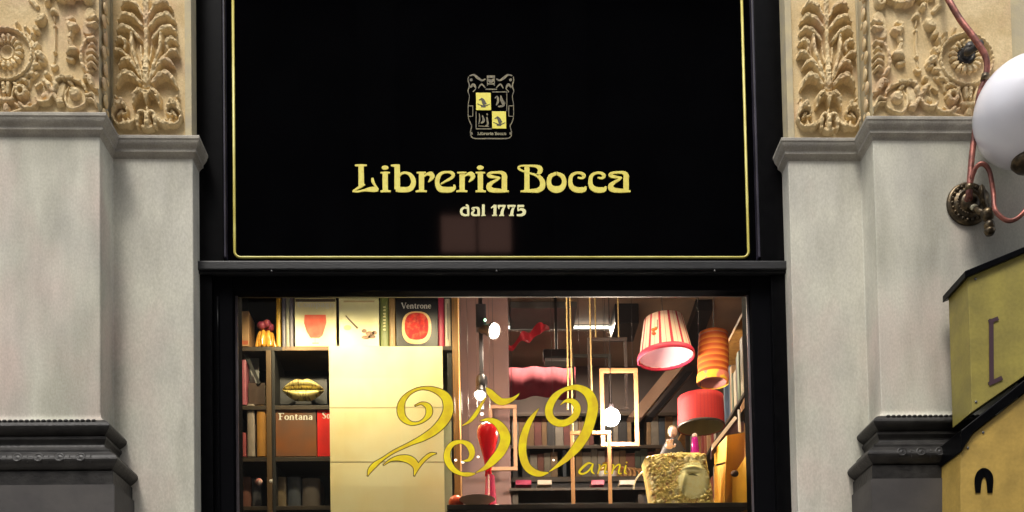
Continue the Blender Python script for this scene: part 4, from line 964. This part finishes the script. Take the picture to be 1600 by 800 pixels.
for (xa_, ya_, xb_, yb_, wd_, m_, lb_) in ((992,652,1062,566,11,mat('pale_timber', (.42,.27,.19), .6, col2=(.32,.2,.14), scale=5),'pale diagonal timber brace behind the striped shade'),(1016,652,1078,580,5,BEAM,'dark diagonal timber brace beside the pale one')):
    P = [at(x, y, 1.9) for x, y in ((xa_-wd_,ya_),(xb_-wd_,yb_),(xb_+wd_,yb_),(xa_+wd_,ya_))]
    tag(MB().prism([(p[0], p[2]) for p in P], 1.9, 2.0).go('timber_brace', m_), lb_, 'brace')
# hanging lampshades --------------------------------------------------------
def shade_mat(name, base, stripe, n, wid, horizontal=False, trans=True, third=None):
    m = bpy.data.materials.new(name); m.use_nodes = True; nn = m.node_tree; b = nn.nodes['Principled BSDF']
    b.inputs['Roughness'].default_value = .7
    tc = nn.nodes.new('ShaderNodeTexCoord'); sx = nn.nodes.new('ShaderNodeSeparateXYZ'); nn.links.new(tc.outputs['Object'], sx.inputs[0])
    at2 = nn.nodes.new('ShaderNodeMath'); at2.operation = 'ARCTAN2'; nn.links.new(sx.outputs[1], at2.inputs[0]); nn.links.new(sx.outputs[0], at2.inputs[1])
    mu = nn.nodes.new('ShaderNodeMath'); mu.operation = 'MULTIPLY'; mu.inputs[1].default_value = n/(2*PI) if not horizontal else n
    nn.links.new(at2.outputs[0] if not horizontal else sx.outputs[2], mu.inputs[0])
    fr = nn.nodes.new('ShaderNodeMath'); fr.operation = 'FRACT'; ad = nn.nodes.new('ShaderNodeMath'); ad.operation = 'ADD'; ad.inputs[1].default_value = 40.2
    nn.links.new(mu.outputs[0], ad.inputs[0]); nn.links.new(ad.outputs[0], fr.inputs[0])
    r = nn.nodes.new('ShaderNodeValToRGB'); r.color_ramp.interpolation = 'CONSTANT' if not horizontal else 'LINEAR'
    r.color_ramp.elements[0].color = (*base,1); r.color_ramp.elements[1].position = 1-wid; r.color_ramp.elements[1].color = (*stripe,1)
    if third:
        e = r.color_ramp.elements.new(.35); e.color = (*third,1); e = r.color_ramp.elements.new(.42); e.color = (*base,1)
    nn.links.new(fr.outputs[0], r.inputs[0]); nn.links.new(r.outputs[0], b.inputs['Base Color'])
    tl_ = nn.nodes.new('ShaderNodeBsdfTranslucent'); nn.links.new(r.outputs[0], tl_.inputs[0]); mx = nn.nodes.new('ShaderNodeMixShader'); mx.inputs[0].default_value = .3
    nn.links.new(b.outputs[0], mx.inputs[1]); nn.links.new(tl_.outputs[0], mx.inputs[2]); nn.links.new(mx.outputs[0], nn.nodes['Material Output'].inputs[0])
    return m
def at_obj(mesh_obj, o):   # move origin to point so that Object coordinates centre on the shade
    d = Vector(o)-wloc(mesh_obj.parent)
    me = mesh_obj.data
    for v in me.vertices: v.co -= d
    mesh_obj.location = d
def shell(mb, c, prof, n=48, th=.003):
    outer = prof; inner = [(r-th, h) for r, h in reversed(prof)]
    p = outer+inner+[outer[0]]
    mb.lathe(c, p, n, cap=False); return mb
def lampshade(px, pyt, pyb, rt, rb, Y, mshell, minn, label, extra=None, tilt=(0,0), prof=None):
    ct = at(px, pyt, Y); cb = at(px, pyb, Y); s_ = ups(Y); h = ct[2]-cb[2]; cb = (at(px,(pyt+pyb)/2,Y)[0], Y, cb[2])
    root = empty('lampshade', cb, label, 'lampshade', 'hanging lampshades in the window')
    pf = prof(rt*s_, rb*s_, h) if prof else [(rb*s_, 0), (rb*s_*.2+rt*s_*.8, h*.8), (rt*s_, h)]
    sh = shell(MB(), cb, pf).go('shade', mshell, root, True); at_obj(sh, cb)
    inn = MB().lathe(cb, [(r-.005, z) for r, z in pf], 48, cap=False).go('lining', minn, root, True)
    MB().lathe((cb[0], cb[1], cb[2]+h*.93), [(rt*s_-.004, 0), (rt*s_-.004, .003)], 40).go('top_plate', minn, root, True)
    MB().tube([(cb[0], cb[1], cb[2]+h*.93), (cb[0], cb[1], cb[2]+h*1.2), (cb[0]+.002, cb[1], ZC)], .0025, 8).go('flex', BEAM, root, True)
    return root, cb, h, s_
S1 = shade_mat('striped_cloth', (.82,.62,.52), (.55,.03,.07), 14, .24, third=(.75,.30,.30))
L1 = mat('pale_lilac_lining', (.62,.45,.50), .7, col2=(.5,.36,.42), scale=8)
r1, cb, h, s_ = lampshade(1040, 499, 557, 31, 43, .62, S1, L1, 'white shade with red stripes and a crimson trim, largest and highest of the hanging shades')
MB().lathe((cb[0], cb[1], cb[2]-.012), [(44.5*s_,-.006),(46*s_,.0),(45.4*s_,.02),(43.8*s_,.03),(43.2*s_,.022),(43.6*s_,-.002)], 48, cap=False).go('trim', mat('crimson_trim', (.55,.02,.07), .6), r1, True)
fl = MB()
for k in range(5):
    a = 2*PI*k/5; fl.sphere((cb[0]-.078+.016*math.cos(a), cb[1]-.125, cb[2]+.105+.018*math.sin(a)), .012, 10, (1,.4,1))
fl.go('flower_motif', mat('flower_red', (.55,.06,.02), .6, col2=(.5,.22,.02), scale=40), r1, True)
fl = MB().tube([(cb[0]-.06, cb[1]-.118, cb[2]+.18), (cb[0]-.064, cb[1]-.125, cb[2]+.15), (cb[0]-.066, cb[1]-.129, cb[2]+.12)], .0025, 6); fl.go('flower_stalk', BEAM, r1, True)
r1.rotation_euler = (0, math.radians(-3), 0)
S2 = shade_mat('ribbed_orange_paper', (.85,.33,.05), (.62,.10,.02), 27, .35, horizontal=True)
def ribbed(rt, rb, h):
    out = []
    for i in range(57):
        t = i/56; out.append(((rt*(.92+.08*math.cos((t-.5)*3)))*(1+.028*abs(math.sin(t*PI*7.5)))-.001, h*t))
    return out
r2, cb, h, s_ = lampshade(1113, 522, 598, 24.5, 24.5, .70, S2, mat('rose_lining', (.50,.22,.22), .7), 'ribbed orange paper lantern hanging right of the striped shade', prof=ribbed)
MB().lathe((cb[0], cb[1], cb[2]+.001), [(25.2*s_,-.004),(25.6*s_,.02),(25.2*s_,.045)], 40, cap=False).go('yellow_band', mat('yellow_paper', (.80,.52,.04), .6, col2=(.7,.2,.15), scale=10, lo=.5, hi=.56), r2, True)
S3 = shade_mat('red_drum_cloth', (.60,.035,.04), (.52,.03,.045), 40, .3)
r3, cb, h, s_ = lampshade(1095, 622, 668, 36, 37, .72, S3, mat('olive_lining', (.30,.29,.16), .7), 'plain red drum shade, lowest of the hanging shades')
MB().lathe((cb[0], cb[1], cb[2]-.001), [(37.3*s_,-.002),(37.8*s_,.004),(37.3*s_,.012),(36.4*s_,.006)], 48, cap=False).go('trim', plain('black_trim', (.03,.02,.02)), r3, True)
r2.rotation_euler = (0, math.radians(2), 0)

# right-hand wall shelves with books seen edge-on --------------------------
rc = empty('bookcase', (XIR-.2, 1.4, .3), 'dark bookcase along the right wall, seen at a steep angle behind the lampshades', 'bookcase')
XRC = at(1178,600,.3)[0]+.02
zsh = [4.62, 4.12, 3.62, 3.12, 2.62, 2.12]
for z in zsh: MB().box(XRC, XIR-.02, .32, 3.6, z-.025, z, .003).go('shelf', WOOD if z == 4.62 else DKWOOD, rc)
MB().box(XIR-.02, XIR-.001, .32, 3.6, .3, 4.62).go('back_panel', BACKP, rc)
for y in (.32, 1.4, 2.5, 3.58): MB().box(XRC, XIR-.021, y, y+.02, .3, 4.594, .002).go('upright', DKWOOD, rc)
pal = [(.35,.10,.06),(.45,.40,.30),(.10,.14,.20),(.40,.22,.08),(.05,.05,.06),(.30,.06,.05),(.50,.45,.38),(.16,.20,.14),(.55,.35,.18)]
pm_ = [mat('spine_cloth', c, .45, col2=tuple(v*.7 for v in c), scale=10) for c in pal]
pmd = [mat('shaded_spine_cloth', tuple(v*.35 for v in c), .6, col2=tuple(v*.2 for v in c), scale=10) for c in pal]  # same cloths darkened, so the shade at the back sits in the colour
def spine_x(x, y0, y1, z0, hh, m, lab, grp):        # book standing with its spine toward -X
    root = empty('book', (x, (y0+y1)/2, z0), lab, 'book', grp)
    MB().box(x, x+.004, y0, y1, z0, z0+hh, .001).box(x+.0035, x+.16, y0, y0+.003, z0, z0+hh).box(x+.0035, x+.16, y1-.003, y1, z0, z0+hh).go('cover', m, root)
    MB().box(x+.0045, x+.155, y0+.0035, y1-.0035, z0+.004, z0+hh-.004).go('pages', PAGES, root)
for z in zsh[1:5]:
    y = .36
    while y < 3.3:
        t_ = rnd.uniform(.025, .07)
        if rnd.random() < .88: spine_x(XRC+.015+rnd.uniform(0,.03), y, y+t_, z+.0005, rnd.uniform(.24,.40), rnd.choice(pm_), 'book on the right wall shelves, standing spine out in a row', 'books along the right wall')
        y += t_+rnd.uniform(.001,.006)+(.1 if abs(y-1.38) < .06 or abs(y-2.48) < .06 else 0)

# back bookcase -------------------------------------------------------------
kb = empty('bookcase', (.5, 3.55, .3), 'low lit dark bookcase across the back of the shop under the pink band', 'bookcase')
bx0 = at(796,650,3.3)[0]; bx1 = at(1130,650,3.3)[0]
zk = [at(850,748,3.3)[2], at(850,696,3.3)[2], at(850,645,3.3)[2]]
for z in zk+[zk[0]-.4]: MB().box(bx0, bx1, 3.3, 3.6, z-.03, z, .003).go('shelf', DKWOOD, kb)
MB().box(bx0, bx1, 3.6, 3.62, .3, zk[2]+.02).go('back_panel', BACKP, kb)
for z in zk[:2]+[zk[0]-.4]:
    x = bx0+.02
    while x < bx1-.06:
        t_ = rnd.uniform(.03,.08); hh = rnd.uniform(.22,.31)
        if rnd.random() < .9:
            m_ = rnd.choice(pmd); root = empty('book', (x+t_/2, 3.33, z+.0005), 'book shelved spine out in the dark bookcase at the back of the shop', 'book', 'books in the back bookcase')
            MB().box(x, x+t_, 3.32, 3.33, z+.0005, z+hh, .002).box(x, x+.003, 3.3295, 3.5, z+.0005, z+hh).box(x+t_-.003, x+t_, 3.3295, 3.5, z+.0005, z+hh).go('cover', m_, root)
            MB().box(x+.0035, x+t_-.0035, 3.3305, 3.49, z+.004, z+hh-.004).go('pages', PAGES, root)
        x += t_+.003

# red pear ornament, figures on the window table ---------------------------
YT = .45
zt = at(760,788,YT-.2)[2]
ypx = lambda z, Y: (lambda a, b: 700+(a-z)/(a-b)*100)(at(900,700,Y)[2], at(900,800,Y)[2])
tb = empty('display_table', (0.4, YT+.2, 0), 'dark display table just inside the window', 'table')
MB().box(at(700,766,YT)[0], at(1190,766,YT)[0], YT-.2, YT+.3, zt-.03, zt, .004).go('tabletop', DKWOOD, tb)
for x in (at(705,766,YT)[0], at(1180,766,YT)[0]):
    for y in (YT-.17, YT+.25): MB().box(x-.02, x+.02, y-.02, y+.02, 0.0, zt-.031, .004).go('leg', DKWOOD, tb)
RED = mat('red_lacquer', (.75,.008,.012), .14, col2=(.55,.005,.03), scale=3, spec=.6)
MAG = mat('magenta_lacquer', (.30,.01,.07), .25, col2=(.4,.02,.05), scale=4)
c = at(763,735,YT); s_ = ups(YT); z0 = at(763,745,YT)[2]
pr_ = empty('pear_ornament', (c[0], YT, zt), 'glossy red upside-down pear ornament on a magenta foot behind the digit five', 'ornament')
hz = lambda y: at(763, y, YT)[2]-z0
MB().lathe((c[0], YT, z0), [(5.5*s_,hz(744)),(5*s_,hz(735)),(6.5*s_,hz(722)),(9.5*s_,hz(708)),(13.5*s_,hz(694)),(16.4*s_,hz(682)),(16.6*s_,hz(674)),(14.5*s_,hz(667)),(9*s_,hz(662.5)),(3*s_,hz(662)),(.001,hz(663))], 40).go('body', RED, pr_, True)
MB().lathe((c[0]+.01, YT, zt), [(28*s_,0),(27*s_,.02),(19*s_,.04),(10*s_,.06),(7*s_,z0-zt+.004),(5*s_,z0-zt+.01)], 36).go('foot', MAG, pr_, True)
p = at(712,750,YT-.08); tag(MB().sphere((p[0], YT-.08, zt+.045), .045, 20).go('clay_pot', mat('orange_glaze', (.70,.09,.03), .25)), 'orange red round pot at the foot of the cream poster', 'pot')
p = at(745,752,YT-.14)
bo = tag(MB().lathe((p[0], YT-.14, zt), [(.04,0),(.05,.012),(.085,.035),(.105,.046),(.10,.046),(.07,.03),(.001,.018)], 32).go('dish', mat('blush_ceramic', (.78,.50,.36), .35)), 'blush pink shallow dish in front of the red pear ornament', 'dish')
for i, (px, py, r, Yd) in enumerate(((712,719,.009,.5),(723,722,.010,.52),(733,717,.011,.5),(747,714,.008,.6),(753,647,.012,.9),(865,719,.007,.6),(767,719,.006,.62))):
    pp = at(px, py, Yd)
    rt_ = empty('fairy_bulb', tuple(pp), 'tiny lit fairy bulb hanging among the digits on a thin wire', 'bulb', 'tiny lit fairy bulbs')
    MB().sphere(tuple(pp), r*.75, 12, (1.3,1,1)).go('bulb', lit('fairy_glow', (1,.9,.75), 1.6), rt_, True)
    MB().tube([tuple(pp), (pp[0], pp[1], (pp[2]+ZC)/2), (pp[0], pp[1], ZC)], .001, 5).go('wire', BEAM, rt_)
# gold mosaic bust block
YM = .30
mz = empty('mosaic_head', tuple(at(1062,760,YM)), 'gold mosaic block carved with half a face, at the bottom of the window', 'sculpture')
nx, ny = 110, 90; FW = []; vs = []; rs = np.random.RandomState(5); pts = rs.rand(420, 2)*[110, 100]; dv = rs.rand(420)
for j in range(ny+1):
    for i in range(nx+1):
        u, v = i/nx, j/ny
        xl = 1009+13*v; xr = 1104+14*v-6*(1-v)*0; yt = 708-5*u+5*abs(u-.5)**3*8
        x = xl+(xr-xl)*u; y = yt+(ypx(zt, YM)-yt)*v
        q = np.array([(x-1005), (y-703)]); dd = np.sqrt(((pts-q)**2).sum(1)); k_ = np.argsort(dd)[:2]
        cell = dd[k_[1]]-dd[k_[0]]; hgt = min(cell, 2.2)*.0075*(.35+dv[k_[0]])
        fx, fy = (x-1083)/24, (y-751)/27
        face = 1/(1+math.exp((fx*fx*1.1+fy*fy-1.15)*7)) if x < 1112 else 0
        ex = math.exp(-((x-1082)/8)**2-((y-741)/2.4)**2); br = math.exp(-((x-1082)/12)**2-((y-731-((x-1082)/10)**2)/2.2)**2)
        nose = math.exp(-((x-1068+ (y-745)*.2)/4)**2)*(1/(1+math.exp(-(y-742)/3)))
        d = hgt*(1-face) + face*(.012 - .014*ex + .014*br + .018*nose)
        FW.append(face); edge = min(u, 1-u, v*1.2)*14; d -= .03*math.exp(-edge*1.5)
        p = at(x, y, YM); p[1] = YM-d; vs.append(p)
W_ = nx+1
fs = [(j*W_+i, (j+1)*W_+i, (j+1)*W_+i+1, j*W_+i+1) for j in range(ny) for i in range(nx)]
nb = len(vs); rim = [i for i in range(W_)] + [j*W_+nx for j in range(1, ny+1)] + [ny*W_+i for i in range(nx-1, -1, -1)] + [j*W_ for j in range(ny-1, 0, -1)]
vs += [np.array([vs[i][0], YM+.17, vs[i][2]]) for i in rim]
L_ = len(rim)
fs += [(rim[k], rim[(k+1)%L_], nb+(k+1)%L_, nb+k) for k in range(L_)] + [tuple(nb+k for k in range(L_))]
MOS = mat('gold_mosaic', (.86,.68,.20), .4, col2=(.55,.26,.08), scale=36, detail=5, lo=.5, hi=.66, col3=(.86,.80,.45), scale3=16, spec=.6)
MOSF = mat('smooth_mosaic', (.88,.82,.42), .5, col2=(.84,.74,.30), scale=50, bump=.3)
blk = mk('block', vs, fs, [MOS, MOSF], mz, True)
for pl in blk.data.polygons:
    if len(pl.vertices) == 4 and all(i < len(FW) for i in pl.vertices) and FW[pl.vertices[0]] > .5: pl.material_index = 1
p = at(1082,742,YM)
mb = MB(); ribbon(mb, [(1075,742,.3),(1082,741,1.4),(1090,743,.3)], YM-.014, .002, lambda x, y: (x, y), 8); mb.go('eye', plain('eye_olive', (.20,.18,.06)), mz)
# basket ring, figures, bottle behind the mosaic
c = at(1022,772,YM+.25)
tag(MB().tube([tuple(at(1020+30*math.cos(a), 765+32*math.sin(a), YM+.22)) for a in np.linspace(PI, 1.75*PI, 12)], .005, 10).go('hoop', plain('white_enamel', (.75,.72,.62), .3), None, True), 'thin white hoop curving out behind the left side of the mosaic block', 'hoop')
zt2 = zt
pp = at(1086,705,.62)
bt = empty('bottle', (pp[0], .62, zt2), 'slim magenta bottle with a pale stopper under the red drum shade', 'bottle')
hh = at(1086,684,.62)[2]-zt2
MB().lathe((pp[0], .62, zt2), [(.032,0),(.036,.02),(.036,hh*.6),(.028,hh*.8),(.02,hh*.97),(.018,hh)], 24).go('body', mat('magenta_glass', (.50,.02,.32), .15), bt, True)
MB().sphere((pp[0], .62, zt2+hh+.012), .018, 16).go('stopper', plain('pale_stopper', (.75,.62,.66), .2), bt, True)
# draped dark doll with pale hands
pp = at(1052,705,.66); topz = at(1056,668,.66)[2]
dl = empty('cloth_doll', (pp[0], .66, zt2), 'black cloaked doll with pale pink face and hand behind the mosaic block', 'doll')
H_ = topz-zt2; mb = MB(); n = 36; vs = []; prof_ = [(.17,0),(.15,.25),(.12,.5),(.085,.72),(.05,.84),(.018,.88)]
for t_, f_ in ((p_, q_) for p_, q_ in prof_):
    for k in range(n):
        a = 2*PI*k/n; rr = t_*(1+.10*math.sin(a*7)*(1-f_)); vs.append((pp[0]+rr*math.cos(a), .66+rr*.7*math.sin(a), zt2+H_*f_))
fs = [(i*n+k, i*n+(k+1)%n, (i+1)*n+(k+1)%n, (i+1)*n+k) for i in range(5) for k in range(n)]+[tuple(range(5*n,6*n))]
mb.add(vs, fs).go('cloak', plain('black_cloth', (.015,.013,.016), .8), dl, True)
SK = plain('pale_pink_clay', (.70,.48,.45), .5)
MB().sphere((pp[0], .655, topz-.03), .032, 18, (.85,.9,1.1)).go('head', SK, dl, True)
MB().sphere((pp[0], .665, topz-.022), .035, 18, (.9,.9,1.1)).go('hat', plain('olive_felt', (.12,.10,.05), .8), dl, True)
q = at(1046,697,.56); mb = MB(); mb.sphere(tuple(q), .02, 14, (1.2,.6,1))
for k in range(4): mb.tube([(q[0]-.012+.009*k, q[1], q[2]+.008), (q[0]-.016+.011*k, q[1]-.008, q[2]+.026), (q[0]-.014+.011*k, q[1]-.014, q[2]+.036)], .005, 8)
mb.tube([(q[0]+.014, q[1], q[2]-.006), (q[0]+.03, q[1]-.004, q[2]-.002), (q[0]+.036, q[1]-.006, q[2]+.01)], .0055, 8)
mb.go('hand', SK, dl, True)
# yellow paper sheets folded, at the right
YEP = mat('golden_card', (.80,.46,.03), .5, col2=(.72,.36,.05), scale=4)
def fold(ptsA, ptsB, label, Ya, Yb, name='folded_card'):
    """two leaves meeting at a fold: ptsA then ptsB share their first two points (the fold)"""
    mb = MB()
    for pts in (ptsA, ptsB):
        P = [np.array(at(x, y, Y)) for x, y, Y in pts]; n = len(P)
        nrm = np.cross(P[1]-P[0], P[2]-P[0]); nrm /= np.linalg.norm(nrm)
        mb.add([p for p in P]+[p+nrm*.003 for p in P], [tuple(range(n)), tuple(range(2*n-1, n-1, -1))]+[(i, i+n, (i+1)%n+n, (i+1)%n) for i in range(n)])
    return tag(mb.go(name, YEP), label, 'card')
fold([(1136,680,.35),(1131,790,.35),(1116,790,.55),(1116,703,.55)], [(1136,680,.35),(1131,790,.35),(1147,790,.6),(1163,712,.62),(1163,676,.6)], 'golden yellow folded card standing right of the mosaic block', .35, .6)
fold([(1166,712,.3),(1166,800,.3),(1144,800,.42),(1144,745,.42)], [(1170,660,.32),(1166,712,.3),(1166,800,.3),(1181,800,.42),(1181,655,.42)], 'golden yellow folded card nearest the right edge of the window', .3, .5)
P = [at(x, y, .34) for x, y in ((1118,726),(1133,722.5),(1133,724.5),(1118,728.5))]
tag(MB().prism([(p[0], p[2]) for p in P], .33, .345).go('dark_pin', BEAM), 'short dark skewer lying against the left golden card', 'skewer')
p = at(1148,740,.31); tag(MB().sphere(tuple(p), .02, 14, (1.2,.7,1)).go('wooden_knob', plain('dark_brown_wood', (.10,.04,.02), .5)), 'dark brown knob between the two golden cards', 'knob')
# white-edged dark panel leaning above the cards
P = [at(x, y, .5) for x, y in ((1112,704),(1113,694),(1148,650),(1152,653))]
lpn = empty('leaning_panel', tuple(P[0]), 'dark panel with a white edge leaning diagonally above the golden cards', 'panel')
P2 = [at(x, y, .5) for x, y in ((1112,716),(1112,703),(1151,654),(1163,660),(1163,672),(1134,682))]
MB().prism([(p[0], p[2]) for p in P2], .51, .53).go('panel', plain('plum_black_panel', (.05,.02,.03), .4), lpn)
MB().prism([(p[0], p[2]) for p in P], .5, .515).go('white_edge', plain('white_edge', (.75,.68,.66), .5), lpn)
for i, (pts, col_) in enumerate(((((1153,640),(1156,640),(1158,676),(1154,674)), (.80,.78,.74)), (((1157,635),(1172,603),(1174,622),(1158,645)), (.50,.30,.20)))):
    P = [at(x, y, .42) for x, y in pts]
    tag(MB().prism([(p[0], p[2]) for p in P], .42, .425).go('paper_slip', plain('paper_slip', col_, .6)), ('narrow white paper slip above the golden cards', 'slanted light brown paper slip by the right window edge')[i], 'slip')
# back counter with small wares
YCt = 1.9
ct_ = empty('counter', (.5, YCt, 0), 'dark counter crossing the middle of the shop with small wares on it', 'counter')
za = at(940,744,YCt)[2]; xa = at(800,744,YCt)[0]; xb = at(1060,744,YCt)[0]
MB().box(xa, xb, YCt, YCt+.35, za-.04, za, .005).go('countertop', DKWOOD, ct_); MB().box(xa+.02, xb-.02, YCt+.03, YCt+.33, 0, za-.041).go('cabinet', BACKP, ct_)
for i, px in enumerate((944, 957)):
    p = at(px, 740, YCt); tag(MB().lathe((p[0], YCt+.06, za), [(.02,0),(.034,.01),(.04,.05),(.036,.05),(.03,.012),(.001,.008)], 20).go('cup', plain('white_china', (.80,.76,.68), .25)), ('small white cup on the counter behind the low gilt frame, left of two', 'small white cup on the counter, right of two')[i], 'cup', 'white cups on the counter')
p = at(951,727,YCt); tag(MB().lathe((p[0], YCt+.16, za), [(.03,0),(.055,.02),(.07,.06),(.05,.10),(.025,.12),(.02,.14),(.03,.15)], 24).go('brass_vase', mat('brass_gold', (.62,.36,.05), .3, metal=.5)), 'squat brass vase behind the white cups', 'vase')
for k in range(5):
    p = at(973+7*k, 733, YCt); tag(MB().tube([(p[0]+.04*math.cos(a), YCt+.08+.012*k, za+.052+.04*math.sin(a)) for a in np.linspace(0, 2*PI, 17)], .009, 8).go('bangle', mat('twisted_gold', (.60,.38,.14), .35, metal=.4, col2=(.3,.12,.05), scale=40), None, True), 'gold bangle in the row on the counter left of the mosaic block', 'bangle', 'gold bangles on the counter')
for i, (a_, b_, cl, lb) in enumerate(((924,944,(.55,.03,.10),'crimson book'),(968,992,(.60,.55,.48),'pale grey book'),(700+106,830,(.35,.02,.08),'dark magenta book'),(840,862,(.50,.44,.36),'beige book'))):
    X0, X1, Z0, Z1 = pr(a_, 750, b_, 757, 1.5)
    rt_ = empty('book', ((X0+X1)/2, 1.5, Z0), lb+' lying flat on the low shelf under the counter edge', 'book', 'books lying flat')
    MB().box(X0, X1, 1.5, 1.72, Z0, Z0+.003).box(X0, X1, 1.5, 1.72, Z1-.003, Z1).box(X0, X1, 1.5, 1.503, Z0+.0031, Z1-.0031).go('cover', plain('flat_cover', cl, .4), rt_)
    MB().box(X0+.004, X1-.004, 1.5035, 1.715, Z0+.0035, Z1-.0035).go('pages', PAGES, rt_)
X0, X1, Z0, Z1 = pr(796, 757, 1010, 765, 1.5)
tag(MB().box(X0, X1, 1.45, 1.75, Z0-.02, Z0+.0, .003).box(X0+.02, X0+.06, 1.5, 1.7, 0, Z0-.021).box(X1-.06, X1-.02, 1.5, 1.7, 0, Z0-.021).go('low_shelf', DKWOOD), 'dark low bench shelf in front of the counter', 'shelf')

# window display downlights above the head rail (out of sight from below)
def downlight(x, y, z, aim, e, label, blend=.95, size=112, col=(1,.80,.46)):
    root = empty('downlight', (x, y, z), label, 'light', 'display downlights above the window')
    ax = Vector(aim).normalized()
    MB().lathe((x, y, z), [(.02,-.10),(.034,-.08),(.036,0),(.032,0),(.03,-.01)], 24, tuple(ax)).tube([(x, y, z)-ax*.09 if False else tuple(Vector((x,y,z))-ax*.09), (x, y, ZC)], .006, 8).go('housing', BEAM, root, True)
    MB().lathe((x, y, z), [(.029,-.008),(.001,-.006)], 24, tuple(ax)).go('lens', BULB, root, True)
    l = bpy.data.lights.new('downlight', 'SPOT'); l.energy = e; l.spot_size = math.radians(size); l.spot_blend = blend; l.shadow_soft_size = .03; l.color = col
    o = bpy.data.objects.new('downlight_spot', l); COL.objects.link(o); o.parent = root; o.location = ax*.012; o.rotation_euler = (-ax).to_track_quat('Z', 'Y').to_euler()
zd = ZW1+.24
for i, px in enumerate((420, 500, 580, 660)):
    x = at(px,465,.15)[0]; downlight(x, .19, zd, (0,.55,-1), (19,17,12,12)[i], ('leftmost downlight above the bookcase, near the tan slipcase','downlight above the goblet book','downlight above the brush and nuts book','downlight above the black fruit book')[i])
downlight(at(1000,465,.2)[0], .22, zd, (.1,.35,-1), 14, 'downlight above the lampshades')
downlight(at(1130,465,.2)[0], .18, zd, (0,.25,-1), 20, 'downlight above the golden cards')
